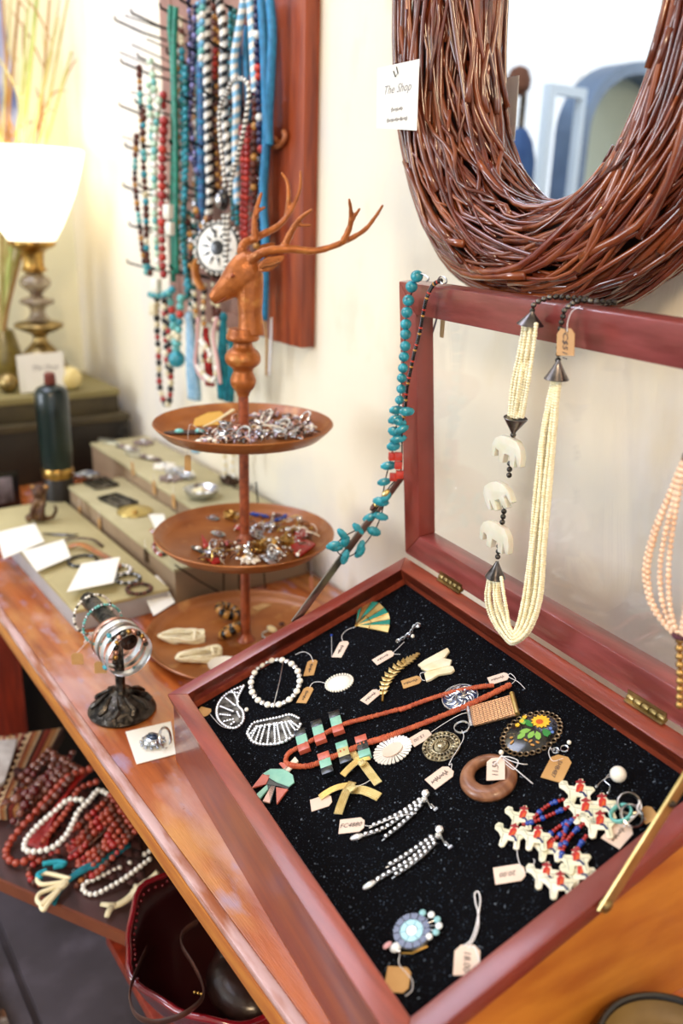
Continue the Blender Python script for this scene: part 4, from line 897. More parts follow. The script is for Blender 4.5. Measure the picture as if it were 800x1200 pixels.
# kidney brooch
t = thing('fan_rhinestone_brooch',A(310,545),'kidney-shaped rhinestone brooch with fanned rays beside the comma brooch','brooch')
up_ = arc([A(x,y) for x,y in ((218,552),(238,522),(280,510),(330,500),(370,490),(405,505))],6); dn = arc([A(x,y) for x,y in ((218,560),(240,590),(290,598),(345,590),(390,560),(411,520))],6)
stones(up_,.0018,.0036,t,name='upper_stones'); stones(dn,.0022,.0043,t,name='lower_stones')
md = arc([A(x,y) for x,y in ((250,535),(290,528),(340,520),(375,515))],6); stones(md,.0016,.0033,t,name='upper_stones')
for i in range(11):
    u = i/10; a = md[int(u*(len(md)-1))]; b = dn[int((.08+.84*u)*(len(dn)-1))]; stones([a,b],.0016,.0033,t,name='ray_stones',dz=.003)
M().prism([p+EN*.0004 for p in up_+dn[::-1][1:-1]],EN,.001).make('plate',mDarkMetal,t)
def pin(c,lab,r=.0024): 
    t = thing('pearl_pin',c,lab,'pin'); M().ball(c+EN*r,r,12,8).make('pin_head',mPearl,t); M().tube([c-EN*.0005,c+EN*r],.0004,5).make('pin_shaft',mSteel,t)
pin(A(214,472),'small pearl-headed pin between the comma and kidney brooches')
# cameo
t = thing('oval_brooch',A(547,373),'oval white enamel brooch with a pearl edge in the left part of the case','brooch')
cO = A(547,373); eo = (A(595,368)-A(499,378)).normalized(); fo_ = EN.cross(eo); ra = (A(595,368)-A(499,378)).length/2; rb = (A(547,344)-A(547,403)).length/2
M().rings([[cO+eo*(k*ra*math.cos(a))+fo_*(k*rb*math.sin(a))+EN*z for a in [2*PI*j/28 for j in range(28)]] for k,z in ((.92,.0003),(.92,.0018),(.7,.0034),(.35,.0043),(.02,.0046))]).make('cabochon',mat('white_enamel','#efece6',.25,coat=.5),t,smooth=3)
mm = M()
for j in range(30): a = 2*PI*j/30; mm.ball(cO+eo*(ra*math.cos(a))+fo_*(rb*math.sin(a))+EN*.0016,.0014,7,4)
mm.make('pearl_edge',mPearl,t,smooth=3)
ctag(t,A(440,388),A(410,445),'~~~',mKraft,string=[A(502,372,.002),A(470,366,.003),A(448,372,.002),A(438,390,.001)])
# coral heishi necklace
mCor = mat('coral_heishi','#cf6a42',.4,c2='#a8462c',scale=170,lo=.3,hi=.7,coat=.3)
hp = A(372,640); hn = thing('heishi_necklace',hp,'orange heishi bead necklace with inlaid blocks and a bird pendant across the felt','necklace')
u1 = arc([A(352,655,.002),A(362,625,.003),A(410,597,.004),A(480,560,.004),A(560,520,.004),A(650,495,.004),A(800,455,.004),B(150,405,.004),B(300,352,.004),B(420,325,.004),B(492,317,.003)],8)
u2 = arc([A(352,655,.002),A(375,668,.004),A(430,670,.004),A(480,655,.004),A(560,620,.004),A(640,590,.004),A(720,565,.004),B(30,525,.004),B(150,485,.004),B(300,428,.004),B(430,372,.004),B(552,312,.003)],8)
def heishi(P,r,th,m,parent,name='heishi_strand'):
    Q = resample(P,th); mm = M(); n = 10
    for i in range(len(Q)-1):
        d = (Q[i+1]-Q[i]); c = (Q[i]+Q[i+1])/2; dd = d.normalized(); ex = dd.orthogonal().normalized(); ey = dd.cross(ex); rr = r*(1+rnd(-.13,.13))
        mm.rings([[c+dd*(s_*th*.44)+ex*(rr*q*math.cos(2*PI*j/n))+ey*(rr*q*math.sin(2*PI*j/n)) for j in range(n)] for s_,q in ((-1,.88),(-.7,1),(.7,1),(1,.88))])
    return mm.make(name,m,parent,kind='stuff',smooth=.6)
heishi(u1,.0024,.0019,mCor,hn); heishi(u2,.0028,.0019,mCor,hn)
mInB,mInT,mInC,mInY = mat('black_inlay','#14181c',.2,coat=.4),mat('teal_inlay','#6fae9c',.3,c2='#88bda8',scale=80,coat=.3),mat('coral_inlay','#c4644f',.3,c2='#b0503d',scale=80,coat=.3),mat('ochre_inlay','#b9b07a',.3,coat=.3)
for (x,y,c_) in ((412,580,(mInB,mInT,mInC)),(471,547,(mInB,mInT,mInC)),(535,514,(mInB,mInT,mInC)),(497,664,(mInC,mInT,mInB)),(562,625,(mInT,mInY,mInB)),(631,603,(mInC,mInB,mInT))):
    a = A(x-8,y-36,.004); b = A(x+10,y+36,.004); d = (b-a).normalized(); s_ = EN.cross(d); L = (b-a).length
    bl = M().box((a+b)/2,L*.5,.0058,.0026,d,s_,EN).make('inlaid_block',c_[1],hn,bevel=.0003)
    for q,m_ in ((-.36,c_[0]),(.36,c_[2])): M().box((a+b)/2+d*(q*L),L*.155,.0060,.0028,d,s_,EN).make('inlay',m_,bl,bevel=.0003)
pen = M().prism([A(x,y,.0005) for x,y in ((235,752),(272,702),(300,684),(350,684),(382,708),(386,738),(362,758),(326,808),(298,742),(270,802),(300,742),(245,778),(285,742))][:7]+[A(330,748,.0005),A(290,742,.0005)],EN,.0022).make('bird_pendant',mInB,hn)
for q,m_ in ((((232,752),(270,704),(298,706),(283,738)),mInC),(((274,700),(300,684),(350,685),(380,706),(385,732),(366,748),(322,732),(292,714)),mInT),(((246,778),(286,742),(300,744),(262,790)),mInT),(((272,800),(302,745),(316,746),(296,806)),mat('pale_pink_inlay','#dcb3a4',.3,coat=.3)),(((322,810),(320,750),(362,757)),mInC),(((338,660),(372,668),(352,690),(330,664)),mInC),(((345,686),(388,640),(400,655),(366,692)),mat('ivory_inlay','#dccbb8',.35)),(((288,742),(300,806),(318,746)),mInB)):
    M().prism([A(x,y,.0020) for x,y in q],EN,.0016).make('inlay',m_,pen)
ctag(hn,B(540,284),B(470,306),'~~~',string=[B(552,312,.003),B(566,295,.004),B(548,275,.004),B(540,286,.001),B(575,305,.003),B(600,330,.001)],w=.012)
# star brooch
t = thing('starburst_brooch',B(125,555),'white and silver spiky oval starburst brooch beside the orange necklace','brooch')
cS = B(125,557,.0); es = (B(185,520)-B(65,600)).normalized(); fs = EN.cross(es); sa = (B(185,520)-B(65,600)).length/2; sb = (B(100,515)-B(150,600)).length/2*.92
for i in range(28):
    a = 2*PI*i/28; d = es*(sa*math.cos(a))+fs*(sb*math.sin(a)); a2 = a+.07; s_ = EN.cross(d).normalized()
    M().prism([cS+d*.45+s_*.0008+EN*.0015,cS+d*.45-s_*.0008+EN*.0015,cS+d*.98-s_*.0016+EN*.0022,cS+d*1.03+EN*.0022,cS+d*.98+s_*.0016+EN*.0022],EN,.0009).make('ray',mat('bright_white_metal','#ece9e4',.2,.5),t)
M().prism([cS+es*(sa*.55*math.cos(a))+fs*(sb*.45*math.sin(a))+EN*.0028 for a in [2*PI*j/20 for j in range(20)]],EN,.0012).make('centre_plate',mTag,t)
ctag(t,B(258,488),B(190,528),'15.00',w=.0135,string=[B(262,486,.001),B(300,460,.002),B(360,425,.006),B(395,415,.004)])
# ribbons
mRib = mat('woven_gold_ribbon','#d6c07c',.35,.7,c2='#efe0a8',scale=90,stretch=(1,1,1),bump=.8,bscale=700)
def ribbon(P,w,t,notch=False,h0=.001):
    P = arc(P,4); R = []
    for i,p in enumerate(P):
        d = (P[min(i+1,len(P)-1)]-P[max(i-1,0)]).normalized(); s_ = EN.cross(d).normalized(); z_ = h0+.0016*math.sin(PI*i/(len(P)-1))
        R.append([p+s_*w/2+EN*z_,p-s_*w/2+EN*z_,p-s_*w/2+EN*(z_+.0007),p+s_*w/2+EN*(z_+.0007)])
    o = M().rings(R).make('ribbon_tail',mRib,t,smooth=.5)
    # woven ridges
    mm = M()
    for k in range(-2,3):
        mm.tube([ (r[2]+r[3])/2+(r[3]-r[2]).normalized()*(k*w*.2)+EN*.0001 for r in R],.00035,4)
    mm.make('ridge',mGoldL,o); return o
t = thing('ribbon_bow_pin',Cc(265,105),'upper gold woven ribbon bow pin, under the inlaid blocks','brooch','gold ribbon bow pins')
ribbon([Cc(240,72),Cc(262,110),Cc(318,183)],.0085,t,h0=.001); ribbon([Cc(290,92),Cc(245,112),Cc(192,158)],.0075,t,h0=.003); ribbon([Cc(225,70),Cc(240,95),Cc(258,112)],.007,t,h0=.002)
M().box(Cc(258,105,.006),.003,.0036,.0012,EX,EY,EN).make('knot',mRib,t,bevel=.0005)
t = thing('ribbon_bow_pin',Cc(215,200),'lower gold woven ribbon bow pin with a blank pink tag','brooch','gold ribbon bow pins')
ribbon([Cc(228,182),Cc(205,225),Cc(176,298)],.0085,t,h0=.003); ribbon([Cc(222,190),Cc(165,205),Cc(108,235)],.0070,t,h0=.0016); ribbon([Cc(225,205),Cc(270,212),Cc(322,232)],.0095,t,h0=.001)
M().box(Cc(222,196,.007),.0035,.004,.0012,EX,EY,EN).make('knot',mRib,t,bevel=.0005)
ctag(t,Cc(150,238),Cc(75,262),None,w=.0145,string=[Cc(222,196,.004),Cc(265,180,.003),Cc(290,165,.002)])
# rhinestone drop earrings
def drop_earring(top,clip,chains,lab,tg=None):
    t = thing('rhinestone_earring',Cc(*top),lab,'earring','rhinestone drop earrings')
    M().ball(Cc(*top,.0035),.0040,12,6,EX,EY,EN,(1,1,.9)).make('stud',mStone,t,smooth=.4)
    M().ball(Cc(top[0]-4,top[1]+22,.003),.0032,10,6).make('stud',mStone,t,smooth=.4)
    for ch in chains:
        pts = [Cc(x,y,.0022) for x,y in ch]; Q = resample(arc(pts,6),.0052); cn = M(); 
        for k,q in enumerate(Q[:-1]):
            d = (Q[k+1]-q).normalized(); s_ = EN.cross(d)
            cn.box(q,.0021,.0021,.0010,d,s_,EN); 
        lk = cn.make('chain_settings',mDarkMetal,t,kind='stuff'); st_ = M()
        for k,q in enumerate(Q[:-1]):
            d = (Q[k+1]-q).normalized(); s_ = EN.cross(d); st_.ball(q+EN*.0014,.0019,7,4,d,s_,EN,(1,1,.7))
        st_.make('stones',mStone,t,kind='stuff',smooth=.3); M().tube([q+EN*-.0006 for q in Q],.0006,4).make('link_wire',mSilver,t)
    e = Cc(*chains[0][-1],.0028); d = (e-Cc(*chains[0][-2],.0028)).normalized(); s_ = EN.cross(d)
    M().ball(e,.0034,10,6,d,s_,EN,(2.0,.9,.6)).make('teardrop',mStone,t,smooth=.35)
    c = Cc(*clip,.004); M().tube(arc([Cc(top[0],top[1]+15,.004),Cc((top[0]+clip[0])/2+8,(top[1]+clip[1])/2+28,.006),c],5),.0007,6).make('screw_arm',mSilver,t)
    M().tube([c-EX*.003,c+EX*.004],.0011,7).make('screw',mSilver,t); M().tube([c+EX*.004-EY*.002,c+EX*.004+EY*.002],.0012,6).make('screw_head',mSilver,t)
    return t
e_ = drop_earring((487,215),(514,262),[[(470,250),(400,300),(330,345),(240,372)],[(465,240),(400,285),(340,315),(282,338)],[(468,262),(420,310),(360,360),(320,390)]],'upper rhinestone chain earring with a pink tag')
ctag(e_,Cc(268,328),Cc(178,338),'FC4880',w=.0155,tdir=-1,string=[Cc(455,285,.003),Cc(380,300,.004),Cc(300,330,.003),Cc(268,330,.001)])
drop_earring((538,345),(566,398),[[(515,385),(440,450),(360,500),(285,545)],[(508,375),(430,430),(380,462),(325,490)],[(520,398),(470,445),(410,490),(352,528)]],'lower rhinestone chain earring without a tag')
# leaf
mLf = mat('gilded_leaf','#dcc187',.3,.8,c2='#b99656',scale=90)
t = thing('leaf_brooch',B(120,290),'curved golden fern leaf brooch in the far middle of the felt','brooch')
mid_ = arc([B(86,376,.001),B(92,330,.003),B(110,285,.004),B(150,245,.004),B(190,222,.003),B(218,202,.001)],6)
M().tube(mid_,[.0014]*6+[.001]*(len(mid_)-6),6).make('stem',mGold,t)
for i in range(4,len(mid_)-1,2):
    p = mid_[i]; d = (mid_[i+1]-mid_[i-1]).normalized(); s_ = EN.cross(d).normalized(); L = .0085*math.sin(PI*(i+3)/(len(mid_)+4))
    for sg in (1,-1):
        q = p+s_*(sg*L)+d*(L*.55); M().prism([p-d*.0018,p+s_*(sg*L*.5)-d*.0016,q,p+s_*(sg*L*.45)+d*.0034,p+d*.0022],EN,.0010).make('leaflet',mLf,t,bevel=.0002)
ctag(t,B(72,338),B(20,382),'~~~',w=.0125,string=[B(88,345,.002),B(82,325,.003),B(72,340,.001)])
# twisted silver vine
t = thing('twisted_vine_pin',B(180,140),'twisted silver vine pin at the back of the felt near the fan','brooch')
for ph in (0,PI):
    P = arc([B(222,102),B(205,112),B(190,135),B(165,155),B(140,168)],6); M().tube([p+EN*(.003+.0018*math.sin(i*.8+ph))+EX*(.0018*math.cos(i*.8+ph)) for i,p in enumerate(P)],.0010,6).make('twisted_wire',mSilver,t)
M().ball(B(215,106,.004),.0032,9,6).make('bud',mSilver,t); M().ball(B(195,140,.004),.0022,9,6).make('bud',mPearl,t)
ctag(t,B(124,200),B(58,238),'~~~',w=.0125,string=[B(165,160,.003),B(145,180,.003),B(124,202,.001),B(150,205,.001)])
# ivory double leaf
t = thing('ivory_leaf_brooch',B(285,250),'ivory coloured double leaf brooch beside the golden fern leaf','brooch')
mIv = mat('ivory_resin','#ece3cb',.3,coat=.5,c2='#d9c9a0',scale=40)
for q,z_ in ((((215,250),(240,232),(290,205),(322,188),(330,200),(310,225),(265,250),(232,262)),.0008),(((238,282),(262,262),(300,248),(342,255),(348,268),(335,278),(290,285),(262,302),(245,308)),.0012),(((225,262),(255,245),(310,225),(338,232),(330,252),(290,262),(250,272)),.0025)):
    M().prism([B(x,y,z_) for x,y in q],EN,.003).make('leaf_lobe',mIv,t,bevel=.0009)
ctag(t,B(225,296),B(158,318),'~~~',mKraft,w=.0135,string=[B(245,270,.004),B(222,275,.003),B(228,296,.001),B(240,300,.001)])
# round filigree pieces
def disc(t,c,ra,rb,ea,zs,m,name='disc',n=36):
    fb_ = EN.cross(ea); return M().rings([[c+ea*(k*ra*math.cos(2*PI*j/n))+fb_*(k*rb*math.sin(2*PI*j/n))+EN*z for j in range(n)] for k,z in zs]).make(name,m,t,smooth=.8)
def axes(c,l,r,tp,bt):
    a = (r-l); b = (tp-bt); return (l+r+tp+bt)/4, a.length/2, b.length/2, a.normalized()
c,ra,rb,ea = axes(0,B(305,370),B(430,362),B(368,318),B(366,412)); rm_ = (ra+rb)/2
t = thing('scrollwork_disc',c,'round domed brooch with silver scrollwork on dark blue','brooch')
disc(t,c,ra,rb,ea,((1,.0004),(1,.0018),(.92,.0026),(.6,.0044),(.02,.0052)),mat('ink_blue_enamel','#1d2c4f',.25,coat=.5),'enamel_dome'); hoop(M(),c+EN*.0018,EN,rm_,.0010,36,6).make('rim',mSilver,t)
fb_ = EN.cross(ea)
def pol(r,a,z): return c+ea*(r*math.cos(a))+fb_*(r*math.sin(a))+EN*z
for i in range(9):
    a0 = 2*PI*i/9; P = [pol(rm_*(.15+.75*u),a0+.9*math.sin(u*3.0),.0055-.0032*u*u) for u in [k/9 for k in range(10)]]+[pol(rm_*(.78-.10*k),a0+.25+.12*k,.0038+.0004*k) for k in range(3)]
    M().tube(P,.0010,5,flat=.6,up=EN).make('scroll',mSilver,t)
    M().ball(pol(rm_*.5,a0+.25,.0046),.0016,7,4).make('scroll_leaf',mSilver,t)
# mesh buckle
q4 = [B(398,402),B(555,357),B(570,432),B(412,472)]
t = thing('mesh_buckle',center(q4),'gold and silver mesh slide buckle right of the scrollwork disc','buckle')
ea = (q4[1]-q4[0]).normalized(); eb = (q4[3]-q4[0]).normalized(); W_ = (q4[1]-q4[0]).length; H_ = (q4[3]-q4[0]).length
mMesh = mat('copper_mesh','#a98768',.4,.7,c2='#6f5742',scale=400)
M().prism([p+EN*.0012 for p in q4],EN,.0014).make('mesh_plate',mMesh,t)
wv = M()
for i in range(26): wv.tube([q4[0]+ea*(W_*(i+.5)/26)+eb*(H_*u)+EN*(.0029+.0003*(i % 2)) for u in (.02,.98)],.00042,4)
for i in range(14): wv.tube([q4[0]+eb*(H_*(i+.5)/14)+ea*(W_*u)+EN*.0030 for u in (.02,.98)],.00042,4)
wv.make('woven_wires',mat('rosy_wire','#c8a58c',.3,.9),t,kind='stuff')
for u,r in ((-.015,.0024),(1.0,.0026)): M().tube([q4[0]+ea*(W_*u)-eb*.0012+EN*.003,q4[3]+ea*(W_*u)+eb*.0012+EN*.003],r,10).make('end_bar',mGoldL if u > 0 else mSilver,t)
# filigree medallion
c,ra,rb,ea = axes(0,B(238,548),B(362,540),B(300,488),B(300,596)); fb_ = EN.cross(ea); rm_ = (ra+rb)/2
t = thing('filigree_medallion',c,'round pierced silver-gilt medallion with a ring at its top','brooch')
mFil = mat('silver_gilt','#cdbf9c',.28,1,c2='#6e6350',scale=150)
disc(t,c,ra*.42,rb*.42,ea,((1,.0004),(1,.0032),(.75,.0044),(.02,.0048)),mFil,'boss')
for r_ in (.50,.78,1.0): hoop(M(),c+EN*.002,EN,rm_*r_,.0009,40,6).make('ring_wire',mFil,t)
for i in range(22):
    a = 2*PI*i/22; hoop(M(),pol(rm_*.64,a,.0022),EN,rm_*.125,.0007,10,5).make('loop',mFil,t); M().ball(pol(rm_*.9,a+.14,.0024),.0019,7,5).make('grain',mFil,t)
for i in range(14): a = 2*PI*i/14; M().ball(pol(rm_*.26,a,.0050),.0011,7,4).make('grain',mFil,t)
hoop(M(),B(372,468,.003),EN,.0075,.0010,22,6).make('bail_ring',mSilver,t)
ctag(t,B(334,622),B(258,678),'~~~',w=.0165,string=[B(372,480,.003),B(378,510,.004),B(340,575,.004),B(325,605,.002),B(336,600,.002),B(333,624,.001)])
# painted flower brooch
c,ra,rb,ea = axes(0,B(532,550),B(712,432),B(595,440),B(655,560)); fb_ = EN.cross(ea)
t = thing('painted_flower_brooch',c,'large oval brooch painted with a yellow flower and green leaves on black','brooch')
disc(t,c,ra*.92,rb*.92,ea,((1,.0005),(1,.0016),(.8,.0030),(.3,.0042),(.02,.0044)),mat('black_lacquer','#0c0b0c',.15,coat=1),'lacquer_plate',40)
mLace = mat('gilt_lace','#a58c6a',.3,1,c2='#5b4a38',scale=120)
n_ = 30
for i in range(n_): a = 2*PI*i/n_; hoop(M(),c+ea*(ra*.98*math.cos(a))+fb_*(rb*.98*math.sin(a))+EN*.0018,EN,.0024,.0007,9,5).make('scallop',mLace,t)
def PT(x,y,z=.0043):
    p = B(x,y); d = p-c; k = (d.dot(ea)/ra)**2+(d.dot(fb_)/rb)**2; return p+EN*(.0046-.0022*k)
mYel,mOrg,mGrn,mGr2,mBl2 = mat('paint_yellow','#e9b52c',.5),mat('paint_orange','#c4571c',.5),mat('paint_green','#2f7d35',.5),mat('paint_light_green','#7fae4a',.5),mat('paint_blue','#5b79b8',.5)
def dab(x,y,dx,dy,w,m,name='petal',z=0):
    a = PT(x,y); b = PT(x+dx,y+dy); d = (b-a); s_ = EN.cross(d).normalized(); M().prism([a+EN*z,a.lerp(b,.35)+s_*w+EN*z,a.lerp(b,.75)+s_*w*.9+EN*z,b+EN*z,a.lerp(b,.75)-s_*w*.9+EN*z,a.lerp(b,.35)-s_*w+EN*z],EN,.0004).make(name,m,t)
for i in range(13): a = 2*PI*i/13; dab(659,458,36*math.cos(a),26*math.sin(a),.0018,mYel,z=.0002*(i % 2))
for i in range(9): a = 2*PI*i/9; dab(655,461,14*math.cos(a),10*math.sin(a),.0012,mOrg,z=.0005)
for x,y,dx,dy in ((630,480,-30,-30),(625,490,-42,8),(635,495,-20,26),(645,495,8,30),(665,490,30,14),(600,470,-10,-26),(605,500,-30,22),(670,485,14,28)): dab(x,y,dx,dy,.0028,pick(mGrn,mGr2),'leaf')
for x,y in ((590,455),(575,470),(600,440)): 
    for i in range(5): a = 2*PI*i/5; dab(x,y,9*math.cos(a),8*math.sin(a),.0011,mYel,'small_petal')
for x,y,dx,dy in ((615,535,14,-10),(620,540,18,4),(612,530,-14,-8),(640,530,14,6),(562,525,-14,14),(560,515,-14,2)): dab(x,y,dx,dy,.0011,mAmber,'scroll_dab')
for x,y in ((688,480),(694,492)): dab(x,y,12,6,.0016,mBl2,'blue_dab')
# wooden ring
c,ra,rb,ea = axes(0,B(362,662),B(584,662),B(480,582),B(462,746)); rm_ = (ra+rb)/2
t = thing('wooden_ring',c,'thick turned wooden ring with a price tag across its hole','ring')
off = (B(476,640)-c)*.5
Rg = []
for j in range(56):
    a = 2*PI*j/56; d = ea*math.cos(a)+EN.cross(ea)*math.sin(a)
    ro = rm_*.97; ri = rm_*.50; o_ = off
    Rg.append([c+d*(ri*1.0)+o_+EN*.003,c+d*(ri*1.02)+o_+EN*.006,c+d*(ri*1.15)+o_*.8+EN*.0092,c+d*(ro*.80)+EN*.0098,c+d*(ro*.96)+EN*.0075,c+d*ro+EN*.0045,c+d*(ro*.96)+EN*.001,c+d*(ro*.8)+EN*.0,c+d*(ri*1.1)+o_*.8+EN*.0005])
M().rings(Rg,closed=True).make('ring',mat('turned_wood','#96674a',.4,c2='#6f432c',scale=26,stretch=(1,6,1),coat=.3),t,smooth=3)
for i,(q) in enumerate(([(517,568),(500,590),(505,612)],[(517,572),(545,588),(585,600),(608,602)],[(520,580),(555,610),(590,640),(628,672)],[(515,575),(540,575),(575,590),(560,620),(530,600)],[(517,570),(490,600),(480,600)])):
    M().tube(arc([B(x,y,.0125-.003*(k == len(q)-1)) for k,(x,y) in enumerate(q)],5),.0004,5).make('string',mString,t)
ctag(t,B(503,608)+EN*.0095,B(502,688)+EN*.0095,'11.50',w=.0165,tdir=-1,h=.008)
pin(B(516,566,.008),'pearl-headed pin holding the strings of the wooden ring')
# small hoop earring with kraft tag
t = thing('tiny_hoop_earring',B(735,550),'tiny silver hoop earring with a lettered tan tag near the back rail','earring')
hoop(M(),B(742,545,.002),EN,.0035,.0007,14,5).make('hoop',mSilver,t); hoop(M(),B(710,552,.002),EN,.003,.0007,14,5).make('hoop',mSilver,t); j = M()
beads(j,[B(695,548,.002),B(725,556,.002)],.0014,.0028,(0,),7,4).make('bead_link',mSilver,t,kind='stuff')
ctag(t,B(738,575),B(694,662),'5HB487',mKraft,w=.0195,tdir=1,h=.0060,string=[B(738,580,.001),B(700,590,.003),B(685,560,.003),B(692,540,.003)])
pin(B(760,529),'pearl-headed pin beside the tiny hoop earring',.0021)
# ---- cut-out rider earrings
mCh = mat('cream_printed_shell','#e9e3cf',.4,coat=.3,c2='#d5d3b5',scale=60)
mChL = mat('print_grey_line','#8f9b8f',.6)
OUT = [(-1,.55),(-.85,.8),(-.55,.75),(-.45,.45),(-.1,.4),(.0,.75),(.12,.95),(.3,.95),(.38,.7),(.5,.45),(.9,.4),(1,.2),(.85,.0),(.75,-.15),(.85,-.75),(.7,-.85),(.5,-.8),(.42,-.3),(.05,-.3),(-.05,-.8),(-.25,-.88),(-.4,-.75),(-.42,-.2),(-.65,.1),(-.95,.3)]
def charm(t,x,y,ang,sz=.0155,z=.0):
    c = D(x,y,.0012+z); ca,sa = math.cos(ang),math.sin(ang); P = lambda u,v,dz=0: c+EX*(sz*(u*ca-v*sa))+EY*(sz*(u*sa+v*ca))+EN*dz
    o = M().prism([P(*q) for q in OUT],EN,.0012).make('rider_charm',mCh,t,bevel=.0002)
    M().prism([P(u,v,.0013) for u,v in ((-.02,.0),(.34,.0),(.40,.48),(.18,.64),(.0,.45))],EN,.0003).make('print_tunic',mat('print_red','#b8261c',.5),o)
    M().prism([P(u,v,.0013) for u,v in ((-.08,.66),(.10,.60),(.40,.64),(.46,.74),(.30,.78),(.20,.95),(.06,.80),(-.06,.74))],EN,.0003).make('print_hat',mat('print_dark_red','#8f1f24',.5),o)
    M().prism([P(u,v,.0014) for u,v in ((.10,.04),(.26,.04),(.36,.40),(.2,.34))],EN,.0003).make('print_sash',mOrg,o)
    M().prism([P(u,v,.0014) for u,v in ((.2,.06),(.42,.02),(.62,-.28),(.50,-.34),(.34,-.08),(.16,-.06))],EN,.0003).make('print_trouser',mat('print_navy','#26335e',.5),o)
    for q in ([(-.95,.5),(-.6,.5),(-.4,.2),(0,.15),(.6,.15),(.9,.15)],[(-.35,.1),(-.3,-.6)],[(.55,.1),(.68,-.7)],[(-.75,.65),(-.5,.55)]): M().tube([P(u,v,.0013) for u,v in q],.0003,4).make('print_line',mChL,o)
mBR = [mRed,mBlue,mSilver]
def rider_earring(lab,top,hookp,tops,strands,lows,grp='rider charm earrings'):
    t = thing('rider_earring',D(*top),lab,'earring',grp)
    for i,(x,y,a) in enumerate(tops): charm(t,x,y,a,z=.0014*i)
    for s_ in strands:
        mm = M(); beads(mm,arc([D(x,y,.0030) for x,y in s_],5),.0018,.0034,(0,0,(1,1.5),(1,1.2),0,0,0,(1,1.5)),8,5); mm.make('bead_strand',mBR,t,kind='stuff',smooth=3)
    for i,(x,y,a) in enumerate(lows): charm(t,x,y,a,.0140,z=.0013*(i % 3))
    M().tube(arc([D(x,y,.004) for x,y in hookp],5),.0005,5).make('ear_wire',mSilver,t); M().ball(D(*hookp[0],.003),.0016,8,5).make('hook_bead',mSilver,t)
    return t
e1_ = rider_earring('left earring of cream rider charms on red and blue bead strands',(400,350),[(470,322),(490,300),(520,285),(530,300)],[(395,345,.75),(415,415,.75)],[[(345,370),(300,385),(262,412),(235,440)],[(365,398),(300,425),(240,450),(195,462)],[(385,440),(330,470),(295,500)],[(400,430),(370,455),(345,490),(310,520)]],[(185,440,.7),(145,505,.6),(238,515,.75),(285,555,.8)])
ctag(e1_,D(205,638),D(92,656),'20.00',w=.0155,string=[D(175,540,.003),D(180,590,.003),D(205,640,.001),D(240,600,.003),D(235,590,.003)],h=.006)
e2_ = rider_earring('right earring of cream rider charms hanging below the large pearl pin',(480,410),[(512,345),(520,320),(500,300),(515,275)],[(480,400,.85),(470,465,.8)],[[(420,460),(385,490),(355,530),(335,590)],[(430,505),(400,550),(380,580)],[(360,450),(350,500),(330,560)]],[(272,655,.8),(385,600,.9),(325,690,.85),(402,650,.9)])
pin(D(553,297,.001),'large pearl-headed pin above the rider charm earrings',.0072)
# rings with tag
t = thing('silver_ring_pair',D(590,400),'small silver hoops tied to a pink tag at the right end of the felt','rings')
for x,y,nn,m_ in ((590,385,(.2,-.5,.8),mSteel),(600,430,(.5,-.3,.8),mSilver),(560,420,(-.3,-.4,.8),mTurqL)): hoop(M(),D(x,y,.0065),V(nn),.0088,.0013,26,7,flat=1.7).make('hoop',m_,t)
for q in ([(625,370),(635,400),(612,430),(580,460)],[(630,375),(620,405),(640,430),(655,450)],[(610,430),(590,440),(570,470)]): M().tube(arc([D(x,y,.012-.004*k) for k,(x,y) in enumerate(q)],4),.0007,5).make('string',mString,t)
ctag(t,D(582,466),D(520,535),'~~~',w=.0175,h=.0055)
hang_tag(t,D(640,400,.001),D(678,450,.001),.013,mKraft,None,EN)
# mosaic bird brooch
t = thing('mosaic_bird_brooch',Cc(440,720),'round mosaic shell brooch with a small fanned tail near the front corner','brooch')
c = Cc(442,722); Rm = .0150
disc(t,c,Rm,Rm*.98,EX,((1,.0005),(1,.0024),(.9,.0032),(.02,.0038)),mDarkMetal,'backing')
cols = [mat('tile_pink','#cf9aa0',.2,coat=.5),mat('tile_navy','#1c2647',.2,coat=.5),mat('tile_white','#e6ebee',.15,coat=.6),mat('tile_aqua','#87bcc4',.2,coat=.5)]
k = 0
for ri,ro,n in ((.0,.30,1),(.32,.62,6),(.64,.98,12)):
    for i in range(n):
        a0 = 2*PI*i/n+.03; a1 = 2*PI*(i+1)/n-.03
        pts = [c+EX*(Rm*r*math.cos(a))+EY*(Rm*r*math.sin(a))+EN*.0037 for r,a in ((ri,a0),(ro,a0),(ro,(a0+a1)/2),(ro,a1),(ri,a1),(ri,(a0+a1)/2))] if n > 1 else [c+EX*(Rm*.28*math.cos(2*PI*j/10))+EY*(Rm*.28*math.sin(2*PI*j/10))+EN*.0037 for j in range(10)]
        M().prism(pts,EN,.0012).make('mosaic_tile',cols[2] if n == 1 else cols[(k*7+i) % 4],t); k += 1
for i in range(6):
    a = math.radians(8+i*30); p = Cc(472,690,.004); q = p+EX*(.0125*math.cos(a-.5))+EY*(.0125*math.sin(a-.2)); M().tube([p,q],.0004,4).make('tail_wire',mSilver,t); M().ball(q,.0030,8,5,EX,EY,EN,(1,1,.5)).make('tail_tile',cols[3] if i % 2 else cols[2],t)
M().ball(Cc(380,770,.003),.0038,10,6,EX,EY,EN,(1,1.3,.7)).make('bird_head',cols[2],t); M().ball(Cc(350,762,.003),.0024,8,5,EX,EY,EN,(1,1.8,.6)).make('crest',cols[0],t); M().ball(Cc(392,785,.002),.0022,8,5).make('crest',mSilver,t)
M().tube([Cc(395,790,.001),Cc(440,790,.001),Cc(495,765,.001)],.0008,5).make('pin',mGold,t)
